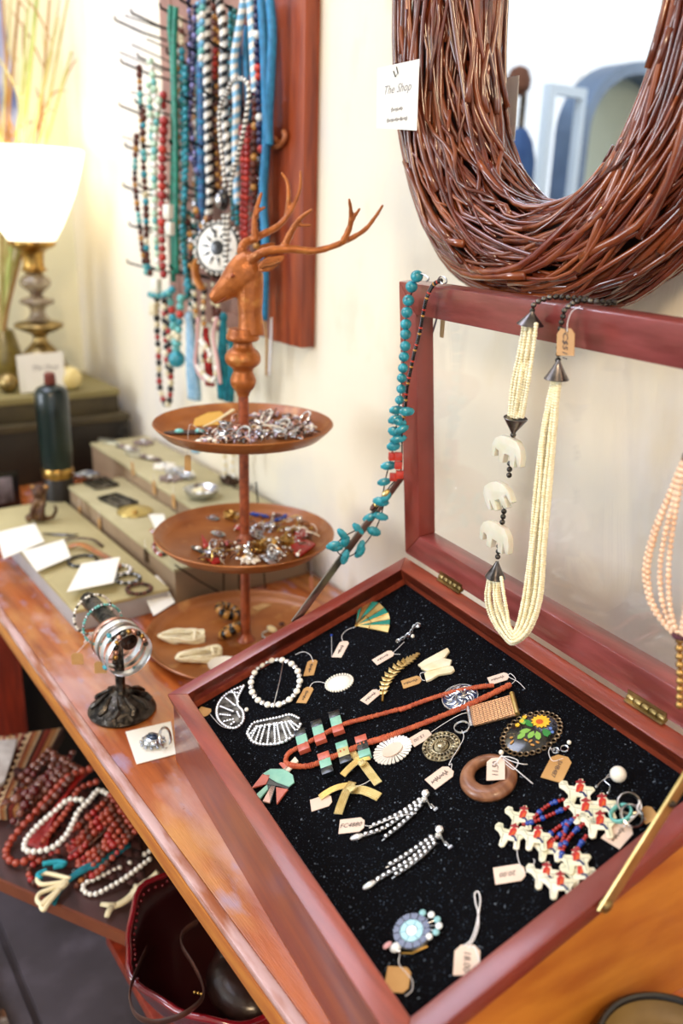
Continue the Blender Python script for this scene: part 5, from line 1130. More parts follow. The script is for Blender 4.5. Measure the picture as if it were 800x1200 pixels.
ctag(t,Cc(432,892),Cc(345,886),None,mKraft,w=.0195,string=[Cc(395,795,.003),Cc(392,830,.003),Cc(425,870,.003),Cc(440,890,.002),Cc(438,925,.002),Cc(415,945,.001)])
# lone tag
t = thing('string_price_tag',Cc(640,820),'lone pink price tag on a long looped white string by the near rail','price tag')
hang_tag(t,Cc(640,762,.0008),Cc(634,872,.0008),.0195,mTag,'18.00',EN,None,name='tag',h=.0075)
M().tube(arc([Cc(x,y,.0016) for x,y in ((625,765),(650,745),(668,700),(678,650),(685,600),(678,570),(665,575),(668,610),(676,640),(678,690),(662,740),(640,770),(665,770),(682,820))],5),.0006,5).make('string',mString,t)
# steel pin with blue head at the back
t = thing('map_pin',A(520,235),'thin pin with a tiny blue head beside the fan brooch tag','pin'); M().tube([A(519,275,.001),A(518,200,.006)],.0004,5).make('pin_shaft',mSteel,t); M().ball(A(518,198,.0065),.0016,8,5).make('pin_head',mBlue,t)
# ================================================================ NECKLACES ON THE LID
PL_ = lid(0,LH,-.010)
def Lp(px,py,off=0): return at_pl(px,py,PL_-EYF*off,EYF)
def S3(x,y,off=0): return Lp(350+x/2.727,300+y/2.727,off)
def L5(x,y,off=0): return Lp(540+x/2.5,340+y/2.5,off)
SP_ = case(0,0)+EX*.005
def tq(x,y,k,off=0):      # k: 0 on the lid face, 1 beside the stay
    return S3(x,y,off).lerp(at_pl(350+x/2.727,300+y/2.727,SP_,EX),k)
nk = thing('turquoise_necklace',S3(377,65),'turquoise bead and chip necklace draped over the lid corner and stay','necklace')
rb_ = [(377,65),(360,98),(350,142),(345,180),(342,218),(341,250),(340,288),(336,322),(333,358),(329,390),(327,425),(322,460)]
for i,(x,y) in enumerate(rb_): M().ball(tq(x,y,0,.004),.0068-.00012*i,14,9,sc=(1,1,.95)).make('round_bead',mTurq,nk,smooth=3)
def chip(x,y,k,a,L=.010,W=.0055,m=mTurq,nm='chip_bead'):
    c = tq(x,y,k,.003); u = side*math.cos(a)+EZ*math.sin(a); v = TW.cross(u); return M().ball(c,1,9,6,u,v,TW,(L*rnd(.85,1.1),W*rnd(.85,1.15),.0042)).make(nm,m,nk,smooth=.5)
chips = [(312,492,.05,.1),(345,497,.05,0),(308,522,.1,.3),(322,530,.1,-.2),(328,555,.15,.5),(308,562,.15,-.3),(318,585,.2,.2),(302,608,.22,.1),(288,670,.35,.1),(272,722,.45,.2),(262,785,.55,-.2),(278,772,.5,.8),(226,835,.65,.4),(262,832,.6,-.3),(190,872,.8,-.8),(240,880,.7,-.4),(140,890,.9,-.9),(148,912,.9,1.2),(120,932,.95,.1),(110,925,.95,.3),(148,962,.95,1.3),(198,930,.85,1.3),(195,945,.85,1.0)]
for x,y,k,a in chips: chip(x,y,k,a)
for x,y,k in ((298,640,.28),(318,640,.28),(318,668,.32),(322,698,.36),(302,706,.38)): 
    c = tq(x,y,k,.004); M().box(c,.0042,.0038,.0046,side,TW,EZ).make('coral_block',mCoral,nk,bevel=.0009)
chip(278,758,.5,.9,.007,.004,mGoldL,'brass_bead'); chip(240,800,.6,.9,.007,.004,mWood,'brown_bead'); chip(250,790,.58,.9,.006,.004,mGoldL,'brass_bead')
P = arc([tq(x,y,k,.0005) for x,y,k in ((377,65,0),(345,180,0),(336,322,0),(322,460,0),(312,540,.1),(300,620,.25),(280,700,.45),(258,790,.6),(205,860,.75),(140,900,.9),(118,935,.95),(150,962,.95),(195,938,.85),(240,880,.7),(262,830,.6),(285,745,.5),(325,690,.36),(330,560,.15),(340,480,0))],6)
M().tube(P,.0008,6).make('cord',mBlack,nk)
P = arc([tq(x,y,0,.002) for x,y in ((455,78),(430,92),(410,130),(398,180),(385,250),(370,305),(358,360),(346,420),(340,480),(335,520))],6)
mm = M(); beads(mm,P,.0024,.0022,(0,0,0,1,0,0,2,0,0),8,4,squash=.55); mm.make('heishi_strand',[mBlack,mCoral,mAmber],nk,kind='stuff',smooth=.8)
M().tube(arc([tq(x,y,0,.003) for x,y in ((440,82),(452,66),(468,70),(472,84),(460,90),(452,80))],4),.0008,5).make('clasp_hook',mSilver,nk)
M().tube(arc([tq(x,y,0,.003) for x,y in ((383,55),(400,60),(415,72),(408,82))],4),.0008,5).make('clasp_hook',mSilver,nk)
bk = at_y(505,360,.335)
t = thing('grey_pendant_cord',at_y(503,375,lid(.03,LH-.04,.03).y),'thin grey cord with a tan tag hanging behind the lid glass','necklace')
yb = lid(.03,LH-.04,.03).y
M().tube([at_y(x,y,yb) for x,y in ((513,368),(508,385),(500,410),(496,408),(500,380),(503,368))],.0012,5).make('cord',mat('grey_cord','#6d7480',.8),t); M().prism([at_y(x,y,yb) for x,y in ((516,372),(521,373),(519,396),(515,395))],V((0,1,0)),.0008).make('tag',mKraft,t)
# ---- white multi-strand necklace
wn = thing('white_strand_necklace',L5(285,40),'long cream multi-strand necklace with silver cones hung over the lid rail','necklace')
def cone(a,b,ra,rb_,m=None):
    a = L5(*a,.004); b = L5(*b,.004); d = (b-a).normalized(); L = (b-a).length; M().lathe([(ra,0),(ra*1.1,L*.06),(rb_*.55,L*.5),(rb_,L*.97),(rb_*.96,L),(rb_*.6,L*.93)],a,d,20).make('silver_cone',mat('oxidised_silver','#8d8684',.28,1,c2='#3b3736',scale=40),wn,smooth=.6)
cone((209,62),(202,102),.0016,.0122); cone((152,422),(160,374),.0016,.0115); cone((106,795),(100,842),.0016,.0105); cone((286,205),(279,262),.0016,.0110)
def metal_beads(P,r=.0026,name='silver_beads'): mm = M(); beads(mm,arc(P,5),r,r*2.05,(0,),10,6); return mm.make(name,mDarkMetal,wn,kind='stuff',smooth=3)
tp = lambda u: lid(u,LH+.0035,.012)
ua = (L5(235,30)-LB).dot(EX); ub = (L5(310,48)-LB).dot(EX)
metal_beads([L5(209,60,.003),L5(216,40,.003),tp(ua)+EN*0-EYF*.012+EZ*.001,tp(ua+.012)+EZ*.0015,tp(ua+.02)+EYF*.016+EZ*.001])
metal_beads([L5(284,205,.003),L5(290,120,.003),L5(298,80,.003),L5(306,55,.003),tp(ub+.002)-EYF*.011+EZ*.001,tp(ub+.012)+EZ*.0015,tp(ub+.018)+EYF*.016+EZ*.001])
metal_beads([L5(143,508,.004),L5(140,555,.004)],.0028); metal_beads([L5(128,632,.004),L5(121,680,.004)],.0028); metal_beads([L5(111,750,.004),L5(106,793,.004)],.0028); metal_beads([L5(153,424,.004),L5(152,430,.004)],.0028)
mWs = mat('cream_strand_beads','#f6edcf',.4,c2='#ecdfb4',scale=200,coat=.2)
def strand(P,r,name='bead_strand',m=mWs,parent=wn,step=None):
    mm = M(); beads(mm,P,r,step or r*(1.15 if parent is wn else 1.9),(0,),7,4,jit=.10,squash=.8 if parent is wn else 1); return mm.make(name,m,parent,kind='stuff',smooth=3)
for k in range(6):
    o = (k-2.5)/2.5; strand(arc([L5(202+o*18,100,.004+.004*(k % 2)),L5(190+o*20+rnd(-2,2),180,.004+.005*(k % 2)),L5(172+o*22+rnd(-3,3),280,.004+.004*(k % 3)),L5(160+o*19,376,.004)],7),.0022)
for k in range(8):
    o = (k-3.5)/3.5; j = rnd(-4,4); dz = .004+.005*(k % 2)
    strand(arc([L5(100+o*18,842,.004),L5(98+o*26+j,900,dz),L5(112+o*24,955-o*6,dz),L5(135+o*5,1000-o*22,dz+.003),L5(155-o*2,1018-o*16,dz+.004),L5(185-o*18,985-o*10,dz+.002),L5(208-o*26+j*.5,900,dz),L5(222-o*22+j,760,dz),L5(238-o*22,600,dz+.001),L5(252-o*20+j,440,dz),L5(268-o*14,330,dz),L5(279-o*10,262,.004)],8),.0021)
# carved translucent animals
mAlab = mat('carved_alabaster','#f4f1e4',.35,trans=.35,coat=.4,c2='#ebe6cf',scale=60,sss=.3)
AN = [(-1,-.15),(-.9,.35),(-.6,.75),(-.1,.85),(.45,.8),(.8,.55),(1,.1),(.98,-.6),(.75,-.65),(.7,-.1),(.5,-.2),(.48,-.85),(.15,-.85),(.1,-.25),(-.25,-.25),(-.3,-.85),(-.62,-.85),(-.62,-.2),(-.8,-.75),(-1,-.7)]
for x,y,s_,f_,a_ in ((148,468,42,-1,0),(118,600,40,1,.6),(112,718,42,-1,0)):
    c = L5(x,y,.001); k = 1.3*s_/2.5/FPX*(c-CAM).dot(_f); ca,sa = math.cos(a_),math.sin(a_)
    M().prism([c+EX*(1.25*k*f_*(u*ca-v*sa))+EZ*(k*.9*(u*sa+v*ca)) for u,v in AN],-EYF,.007).make('carved_elephant',mAlab,wn,bevel=.0018)
ta = hang_tag(wn,L5(308,112,.014),L5(306,192,.014),.0205,mat('tan_tag','#c59a6c',.8,c2='#b98d5f',scale=20),'FC$511',-EYF,[L5(350,48,.01),L5(325,62,.012),L5(312,95,.014),L5(311,122,.0155)],th=.0006,h=.0085)
# ---- peach necklace on the right
pn = thing('peach_bead_necklace',Lp(803,535,.006),'peach bead multi-strand necklace hanging at the right edge of the lid','necklace')
mPe = mat('peach_pearls','#efcdb0',.2,c2='#e2b592',scale=90,coat=.5)
top_ = Lp(806,535,.008); bot = Lp(796,745,.008)
for k,dx in enumerate((-44,-40,-26,-16,8,24,38,46)):
    q = [Lp(804+dx*.06,537,.008),Lp(801+dx*.35,575,.010),Lp(800+dx*.8,625,.012+.002*(k % 3)),Lp(799+dx,670,.014),Lp(797+dx*.75,712,.012),Lp(796+dx*.12,745,.008)]
    strand(arc(q,8),.0024,m=mPe,parent=pn)
M().ball(top_,.0045,10,6).make('end_cap',mDarkMetal,pn,smooth=3); hoop(M(),bot,EZ,.0040,.0022,12,6).make('binding',mat('maroon_thread','#4a1f2e',.7),pn)
mm = M(); beads(mm,[Lp(796,750,.008),Lp(797,800,.008),Lp(796,835,.008)],.0035,.0066,(0,),10,6); mm.make('gold_beads',mat('gold_beads','#b08a52',.25,.8),pn,kind='stuff',smooth=3)
mm = M(); beads(mm,arc([top_,Lp(812,480,.008),lid((top_-LB).dot(EX)+.004,LH+.003,-.004),lid((top_-LB).dot(EX)+.006,LH+.004,.012),lid((top_-LB).dot(EX)+.008,LH+.001,.027)],5),.0028,.0054,(0,),10,6); mm.make('silver_beads',mDarkMetal,pn,kind='stuff',smooth=3)
# ================================================================ NECKLACE BOARD ON THE WALL
mBrd = mat('board_frame_wood','#9a4219',.4,c2='#72290e',scale=9,stretch=(8,8,1),coat=.3,bump=.1)
mBack = mat('dusty_rose_backing','#a98272',.85,c2='#8d6a5e',scale=14)
bd = thing('necklace_board',V((-.70,.455,1.15)),'red-brown framed wall board with rows of dark wire pegs','peg board')
XR = at_y(354,300,.432).x; XL = -.93; ZB = at_y(352,408,.432).z; ZT_ = 1.95
M().bb((XR-.105,.432,ZB),(XR,.4595,ZT_)).make('side_rail',mBrd,bd,bevel=.003); M().bb((XL,.445,ZB),(XL+.05,.4595,ZT_)).make('side_rail',mBack,bd,bevel=.003)
M().bb((XL+.05,.440,ZB),(XR-.105,.4595,ZB+.03)).make('cross_rail',mBack,bd,bevel=.003); M().bb((XL+.05,.432,ZT_-.07),(XR-.105,.4595,ZT_)).make('cross_rail',mBrd,bd,bevel=.003)
M().bb((XL+.05,.448,ZB+.03),(XR-.105,.4595,ZT_-.07)).make('backing_panel',mat('dusty_rose_backing','#a98272',.85,c2='#8d6a5e',scale=14),bd)
pegs = 0
for i,z in enumerate([1.24+.072*k for k in range(9)]):
    for j in range(5):
        x = XL+.03+.078*j+(.02 if i % 2 else 0)
        if x > XR-.125: continue
        L = .105 if j < 2 else .085
        M().tube([V((x,.449,z)),V((x,.449-L*.5,z+.008)),V((x,.449-L,z+.022)),V((x,.447-L,z+.028))],.0022,6).make('peg',mIron,bd)
for (x,y,x2,y2) in ((192,34,146,18),(200,58,172,46),(202,74,154,52),(192,84,140,61),(175,112,153,108),(160,165,143,160)):
    M().tube([at_y(x,y,.43),at_y((x+x2)/2,(y+y2)/2,.39),at_y(x2,y2,.35)],.0013,6).make('peg',mIron,bd)
tag(M().tube(arc([at_y(x,y,.425) for x,y in ((325,166),(318,160),(312,166),(318,172),(328,170),(334,160),(332,154))],4),.0042,8).make('wooden_hook',mat('pale_wood_hook','#a8633a',.5)),'small curved wooden hook on the right rail of the necklace board','hook')
# ---- strands: (pixel path, y depth, kind, ...)
def spiral(P,r,m1,m2,t,name='beaded_rope'):
    Q = resample(P,r*.30); mm = M(); n = 8
    R = []
    for i,q in enumerate(Q):
        d = (Q[min(i+1,len(Q)-1)]-Q[max(i-1,0)]).normalized(); ex = V((1,0,0)); ex = (ex-d*ex.dot(d)).normalized(); ey = d.cross(ex)
        R.append([q+ex*(r*math.cos(2*PI*j/n))+ey*(r*math.sin(2*PI*j/n)) for j in range(n)])
    k = len(mm.v)
    for r_ in R: mm.v += r_
    for i in range(len(R)-1):
        for j in range(n):
            a = i*n; b = a+n; mm.f.append((a+j,a+(j+1) % n,b+(j+1) % n,b+j)); mm.mi.append(1 if ((j-i) % n) < n//2 else 0)
    return mm.make(name,[m1,m2],t,smooth=.9)
WB = mat('white_seed_bead','#e9e6dc',.3,coat=.4); SKY = mat('sky_blue_bead','#6fb0d4',.3,coat=.4); DEN = mat('denim_blue_bead','#2b5f92',.35,coat=.4,c2='#1e4a78',scale=160)
NAV = mat('navy_bead','#1a1f4a',.3,coat=.4); JADE = mat('jade_green','#1f8c72',.35,c2='#136351',scale=120,coat=.3); CYAN = mat('cyan_blue_cord','#2a84b4',.45,c2='#1d6a96',scale=90)
LIL = mat('lilac_bead','#8480b4',.3,coat=.3); OCH = mat('ochre_shell','#c9853f',.35,c2='#9e5a26',scale=60)
def Y(x,y,d): return at_y(x,y,d)
def neck(lab,paths,d,kind,mats,r=.004,pat=(0,),sub=(),nm='bead_necklace',step=None,cat='necklace'):
    P0 = Y(*paths[0][0],d); t = thing(nm,P0,lab,cat,'necklaces on the wall board')
    for i,p in enumerate(paths):
        P = arc([Y(x,y,d-.004*i) for x,y in p],6)
        if kind == 'bead': r_b = r*1.13; mm = M(); beads(mm,P,r_b,step or r_b*1.85,pat,8,5,jit=.12); mm.make('bead_strand',mats,t,kind='stuff',smooth=3)
        elif kind == 'cord': M().tube(P,r,8).make('cord',mats[0],t,smooth=3)
        elif kind == 'spiral': spiral(P,r,mats[0],mats[1],t)
    return t
neck('brown and gold bead strand, outermost at the left of the board',[[(163,80),(164,110),(166,150),(170,190)],[(160,160),(158,210),(163,260),(168,300),(172,325)]],.350,'bead',[mWood,mAmber,mTurqL,mBlack],.0052,(0,0,1,0,2,2,3,0,1))
neck('brown bead strand with turquoise spacers left of the jade nuggets',[[(168,130),(168,190),(171,240),(172,300),(176,322)]],.352,'bead',[mWood,mTurq,mBone],.0058,(0,0,1,0,0,2,1))
neck('pale jade and white nugget strand near the left of the board',[[(176,72),(180,95),(182,120)],[(174,100),(178,160),(180,220),(183,280),(186,318)],[(186,118),(181,180),(182,240)]],.356,'bead',[mat('pale_jade','#9cc8a8',.3,c2='#d9e6cf',scale=80,coat=.3),WB,mTurqL],.0058,(0,1,0,2))
neck('teal-topped strand of large dark red beads',[[(191,112),(190,128)],[(192,142),(190,190),(190,240),(190,290),(192,330)]],.358,'bead',[mRed,mTurq,mCoral],.0075,(0,0,0,2))
M().ball(Y(190,120,.358),.009,12,7).make('x',mTurq) if False else None
neck('emerald green double cord hanging near the left of the board',[[(200,6),(199,35),(202,70),(203,150),(202,230),(203,330)],[(206,8),(204,60),(206,160),(206,250),(207,320)]],.372,'cord',[JADE],.0052,nm='cord_necklace')
neck('fine teal bead strand right of the emerald cord',[[(213,60),(213,120),(215,190),(216,260),(219,350)],[(217,80),(218,200),(214,280),(222,340)]],.380,'bead',[mTurq,mTeal],.0052,(0,0,1))
neck('violet and navy bead strand with a copper tag bead at its top',[[(221,0),(223,40),(221,90),(220,130),(226,165),(231,200)],[(228,8),(227,60),(224,120),(219,150),(222,178),(232,205)]],.385,'bead',[NAV,LIL],.0040,(0,0,1))
neck('pale green and sky blue bead rope beside the violet strand',[[(232,5),(234,40),(235,75)],[(238,0),(237,35),(236,80)]],.388,'bead',[SKY,mTurqL,WB],.0050,(0,1,2))
neck('denim blue beaded rope ending beside the sun medallion',[[(235,75),(236,140),(236,200),(237,300)]],.390,'bead',[DEN,CYAN],.0068,(0,0,0,1),step=.006)
neck('black and white spiral beaded rope, left one of the two',[[(242,0),(242,60),(243,120),(244,180),(246,235),(242,262)]],.392,'spiral',[mBlack,WB],.0072)
neck('black and white spiral beaded rope, right one of the two',[[(257,0),(262,40),(261,90),(262,130),(266,170),(268,212)]],.396,'spiral',[mBlack,WB],.0072)
neck('light blue and white twisted rope right of the spiral ropes',[[(286,0),(280,35),(274,75),(277,120),(276,180),(278,240)]],.400,'spiral',[SKY,WB],.0068)
neck('sky blue twisted rope with white flecks under the top edge of the photo',[[(293,0),(295,30),(297,70),(299,110)]],.402,'spiral',[SKY,WB],.0068)
neck('navy bead strand with white accents near the right rail',[[(301,0),(301,50),(303,100),(304,150),(306,180)]],.404,'bead',[NAV,WB,mCoral],.0056,(0,0,0,0,1,0,0,0,2,2))
neck('bright blue tubular cord loop beside the right rail',[[(306,0),(309,50),(311,110),(312,160),(308,230),(311,290),(309,375)],[(316,0),(319,40),(317,90),(315,140),(315,170)]],.408,'cord',[CYAN],.0072,nm='cord_necklace')
neck('blue flat cord hanging in the middle of the board',[[(290,30),(288,60),(290,100),(292,140)],[(278,40),(280,90),(279,140)]],.418,'cord',[CYAN],.0058,nm='cord_necklace')
neck('red coral double strand behind the silver bolo cord',[[(252,60),(251,95)],[(283,150),(285,200),(284,260),(285,320)],[(290,150),(289,210),(288,270),(292,320)]],.405,'bead',[mRed,mCoral],.0046,(0,0,1))
neck('brown wooden bead strand right of the red coral strand',[[(299,120),(298,170),(297,220),(300,270),(300,310)]],.406,'bead',[mWood,mAmber],.0055,(0,0,0,1))
neck('dusty red strand near the top of the board',[[(285,5),(286,30)],[(312,5),(311,30)],[(270,170),(270,200)]],.420,'bead',[mRed],.0048)
neck('dark bead strand in the shade behind the spiral ropes',[[(250,0),(251,60),(250,140),(252,230)],[(272,60),(273,140),(280,110),(284,140)]],.424,'bead',[mBlack,mWood],.0052,(0,1))
neck('grey pearl strand half hidden behind the denim rope',[[(226,90),(229,150),(228,230),(226,300)],[(208,60),(209,130),(210,230),(211,320)]],.426,'bead',[mPearl,mGrey,mAmber],.0046,(0,1,0,2))
# bolo
b = thing('braided_bolo_tie',Y(270,100,.37),'silver and black braided bolo cord with a shiny black slide','bolo tie','necklaces on the wall board')
for p in ([(266,108),(258,125),(257,150),(260,180),(263,212),(262,232)],[(266,108),(272,96),(282,92),(290,98),(291,115),(287,145),(279,180),(271,212),(268,232)],[(262,250),(263,280),(266,312)],[(267,250),(266,285),(264,318)]): spiral(arc([Y(x,y,.368) for x,y in p],6),.0036,WB,mDarkMetal,b,'braided_cord')
M().ball(Y(261,234,.360),.015,16,10,sc=(.9,.7,1.15)).make('slide',mBlack,b,smooth=3); M().ball(Y(256,235,.352),.011,14,8,sc=(.7,.5,1)).make('slide_plate',mSilver,b,smooth=3)
# sun medallion
c = Y(257,291,.376); md = thing('sun_medallion_necklace',c,'round white beaded medallion with a black sun, dark fringed rim','necklace')
nn = V((.55,-.8,.15)).normalized()
Rm = .040; ex_ = V((1,0,0)); ex_ = (ex_-nn*ex_.dot(nn)).normalized(); ez_ = nn.cross(ex_); ez_ = ez_ if ez_.z > 0 else -ez_
M().lathe([(Rm,0),(Rm,.006),(Rm*.9,.008),(.001,.009)],c,nn,32).make('medallion',WB,md,smooth=.6); hoop(M(),c+nn*.004,nn,Rm,.0045,32,6).make('rim',mDarkMetal,md)
M().lathe([(Rm*.32,0),(Rm*.3,.002),(.001,.003)],c+nn*.009,nn,20).make('sun_centre',mBlack,md)
for i in range(10):
    a = 2*PI*i/10; d = ex_*math.cos(a)+ez_*math.sin(a); s_ = nn.cross(d); M().prism([c+nn*.0088+d*(Rm*.42)+s_*.003,c+nn*.0088+d*(Rm*.42)-s_*.003,c+nn*.0085+d*(Rm*.78)],nn,.0015).make('sun_ray',mBlack,md)
mm = M()
for i in range(26): a = 2*PI*i/26; mm.ball(c+nn*.005+(ex_*math.cos(a)+ez_*math.sin(a))*(Rm*1.08),.0032,7,4)
mm.make('rim_beads',mPearl,md,kind='stuff',smooth=3)
t = thing('shell_pendant',Y(232,322,.372),'orange and white crescent shell pendant left of the sun medallion','pendant')
M().tube(arc([Y(235,300,.374),Y(229,312,.370),Y(231,328,.370),Y(238,340,.374)],5),[.004]+[.010]*14+[.003],8,flat=.5).make('shell',OCH,t,smooth=3); M().tube(arc([Y(231,300,.368),Y(226,315,.366),Y(228,332,.368)],5),.003,6).make('shell_edge',mPearl,t,smooth=3)
for i,(x,y,s_,lb) in enumerate(((197,248,.0125,'white stone chunk pendant beside the emerald cord, upper piece'),(199,268,.0115,'white stone chunk pendant beside the emerald cord, lower piece'),(183,335,.0135,'large white nugget at the left of the board'),(180,362,.012,'cream shell square hanging below the white nugget'))):
    tag(M().box(Y(x,y,.345),s_*.8,s_*.5,s_,V((.95,.2,0)),V((-.2,.95,0)),V((.1,0,1)).normalized()).make('stone_nugget',mat('white_howlite','#ece9dc',.4,c2='#d9d3c0',scale=50) if i < 3 else mBone,bevel=.003),lb,'pendant')
neck('turquoise nugget strand crossing below the white nugget',[[(176,345),(185,346),(196,344),(203,338)]],.352,'bead',[mTurq,mTurqL],.0062,(0,1))
neck('black, red and bone bead loop hanging lowest at the left',[[(184,350),(184,385),(186,420),(187,450),(192,470),(198,472),(200,450),(199,415),(197,385),(193,350)],[(192,352),(194,400),(197,440)]],.352,'bead',[mBlack,mBone,mRed],.0060,(0,1,2,0,1,0,2))
neck('turquoise and coral strand ending in a large turquoise ball',[[(198,345),(202,370),(205,395),(207,415)],[(212,350),(210,380),(208,400)]],.360,'bead',[mTurqL,mCoral,mTurq,mBone],.0072,(0,0,1,2,0,3))
t = thing('turquoise_ball_pendant',Y(207,425,.358),'large round turquoise ball at the end of the coral strand','pendant'); M().ball(Y(207,421,.358),.0165,16,10).make('ball',mTurq,t,smooth=3); M().ball(Y(207,403,.358),.010,12,7,sc=(1,1,.7)).make('spacer',mTurqL,t,smooth=3)
neck('mixed silver and brown charms strand in the middle of the board',[[(216,210),(214,240),(222,270),(224,300),(219,330)],[(228,240),(236,265),(244,255),(250,268)]],.384,'bead',[mSilver,mAmber,mWood,mDarkMetal],.0055,(0,1,2,3,1))
neck('cream and black bead strand hanging below the shell pendant',[[(240,335),(238,365),(240,400),(238,425)],[(228,345),(229,370),(226,395)]],.384,'bead',[mBone,mBlack,mAmber],.0048,(0,1,0,2))
def tassel(P,r,m,lab,n=9,d=.37):
    t = thing('yarn_tassel',Y(*P[0],d),lab,'tassel'); Q = [Y(x,y,d) for x,y in P]
    M().ball(Q[0],r*.55,10,6,sc=(1,1,1.3)).make('tassel_knot',m,t,smooth=3)
    for k in range(n):
        a = 2*PI*k/n; q = [p+V((math.cos(a+i*.8)*r*(.15+.75*min(1,i/2)),math.sin(a+i*.8)*r*.6*(.2+.6*min(1,i/2)),0)) for i,p in enumerate(Q)]
        M().tube(arc(q,5),r*.30,6).make('tassel_yarn',m,t,smooth=3)
mTas1 = mat('powder_blue_yarn','#7fa9c4',.9,c2='#a3c3d6',scale=90,bump=.6,bscale=500); mTas2 = mat('teal_yarn','#1f7f8c',.9,c2='#145e6c',scale=90,bump=.6,bscale=500); mRedY = mat('red_yarn','#a8231c',.9,c2='#7d1713',scale=90)
tassel([(222,372),(224,400),(226,430),(228,468)],.016,mTas1,'powder blue yarn tassel hanging below the necklace board')
tassel([(226,480),(228,500),(229,530)],.011,mTas1,'small powder blue yarn end showing below the top tray')
tassel([(262,372),(261,400),(260,430),(262,468)],.013,mTas2,'teal twisted yarn tassel left of the stag column',7)
tassel([(270,400),(272,430),(268,470)],.011,mTas2,'second teal yarn tassel touching the stag column',6)
tassel([(241,388),(243,410),(246,452)],.011,mRedY,'red yarn tassel between the blue and teal tassels',7)
neck('white star bead strand crossing the red tassel',[[(232,430),(240,440),(250,446),(254,430)],[(236,400),(246,414),(244,426)]],.352,'bead',[WB,mBone],.0048,(0,0,1))
t = neck('pink ribbon cord looping between the tassels',[[(232,372),(231,400),(229,425),(236,442),(246,446)],[(254,372),(250,395),(255,425),(258,450)]],.356,'cord',[mat('pink_ribbon','#d3a9a6',.6)],.0035,nm='cord_necklace')
for x0,x1,m_,lb in ((318,315,mString,'white thread ends hanging below the right corner of the board'),(310,312,mKraft,'tan thread hanging below the board beside the stag')):
    tag(M().tube(arc([Y(x0,372,.42),Y((x0+x1)/2+1,400,.42),Y(x1,440,.42)],5),.0022,5).make('thread',m_,smooth=3),lb,'thread')
neck('cream bead string hanging behind the middle of the stand',[[(262,530),(264,545),(262,560)],[(274,528),(272,545),(275,562)],[(282,530),(284,548)]],.42,'bead',[WB,mBone],.0042,(0,1))

extra = (('pale bone disc strand hanging deep at the left of the board',[(207,20),(209,70),(211,120)],.430,[mBone,mWood],.0045,(0,0,1)),
 ('small turquoise strand between the violet strand and the denim rope',[(230,30),(231,90),(232,150),(231,230),(233,290)],.412,[mTurq,mTurqL],.0042,(0,0,0,1)),
 ('mustard and brown bead strand between the two spiral ropes',[(251,20),(254,90),(254,160),(256,230)],.414,[mAmber,mWood],.0042,(0,1)),
 ('teal glass bead strand behind the right spiral rope',[(270,10),(270,90),(272,170),(273,260)],.420,[mTeal,mTurq],.0042,(0,1)),
 ('deep red bead strand beside the blue flat cord',[(296,60),(294,120),(296,190),(295,280)],.422,[mRed,mBlack],.0044,(0,0,0,1)),
 ('black and silver bead strand just left of the bright blue cord',[(305,150),(303,210),(305,280),(303,340)],.418,[mBlack,mSilver],.0046,(0,0,1)),
 ('green and white bead strand reaching down beside the medallion',[(221,250),(224,290),(222,340),(224,380)],.392,[mTeal,WB],.0044,(0,1)),
 ('coral chip strand hanging behind the stag neck',[(296,320),(298,350),(297,385)],.418,[mCoral,mBone],.0046,(0,1)),
 ('brown and bone strand reaching below the medallion',[(250,320),(250,350),(252,385)],.396,[mWood,mBone],.0050,(0,0,1)))
for lb,p,d_,ms,r_,pt_ in extra: neck(lb,[p,[(x+5,y+3) for x,y in p]],d_,'bead',ms,r_,pt_)
# ================================================================ UNDER THE TABLE
BZ_ = .45; bA = at_z(0,1032,BZ_); bB = at_z(150,1097,BZ_); bd_ = (bB-bA).normalized(); bn = V((-bd_.y,bd_.x,0))
if bn.y < 0: bn = -bn
def K(t_,n_,z=0): return V((bA.x+bd_.x*t_+bn.x*n_,bA.y+bd_.y*t_+bn.y*n_,BZ_+z))
mBen = mat('dark_bench_wood','#3a2622',.45,c2='#4d3230',scale=8,stretch=(1,6,1),coat=.3); mBenE = mat('bench_edge_wood','#7d4226',.4,c2='#6a3520',scale=12)
be = thing('low_bench',K(-.1,.1,-.45),'low dark bench under the table carrying textiles and bead strands','bench')
t0_,t1_,dp = -.62,.235,.205
M().prism([K(t0_,.004,-.018),K(t1_,.004,-.018),K(t1_,dp,-.018),K(t0_,dp,-.018)],EZ,.0175).make('bench_top',mBen,be)
M().prism([K(t0_,0,-.020),K(t1_,0,-.020),K(t1_,.004,-.020),K(t0_,.004,-.020)],EZ,.020).make('edge_strip',mBenE,be)
for a,b in ((t0_+.03,.03),(t0_+.03,dp-.04),(t1_-.05,dp-.04)): M().box(K(a,b,-.228),.016,.016,.2095,bd_,bn,EZ).make('leg',mBenE,be)
def G(px,py,z=.001): return at_z(px,py,BZ_+z)
def g1(x,y,z=.001): return G(x/4,850+y/4,z)      # crop coordinates (0,850) x4
mTx = [mat('rust_weave','#8a3a22',.9,bump=.6,bscale=400),mat('cream_weave','#c9a983',.9,bump=.6,bscale=400),mat('dark_brown_weave','#3c1f16',.9,bump=.6,bscale=400),mat('tan_weave','#a06a3c',.9,bump=.6,bscale=400),mat('deep_red_weave','#6e1a14',.9,bump=.6,bscale=400)]
tx = thing('striped_textile',g1(100,200),'folded striped woven textile in rust, brown and cream on the bench','textile')
def lerp2(a,b,t): return (a[0]+(b[0]-a[0])*t,a[1]+(b[1]-a[1])*t)
TL,TR,BL,BR = (-60,60),(300,10),(-140,380),(95,400)
cols_ = [1,1,0,4,1,0,2,3,2,0,1,4,2,1,0,3,1,2,0,4,3,3,1,2]
nS = len(cols_)
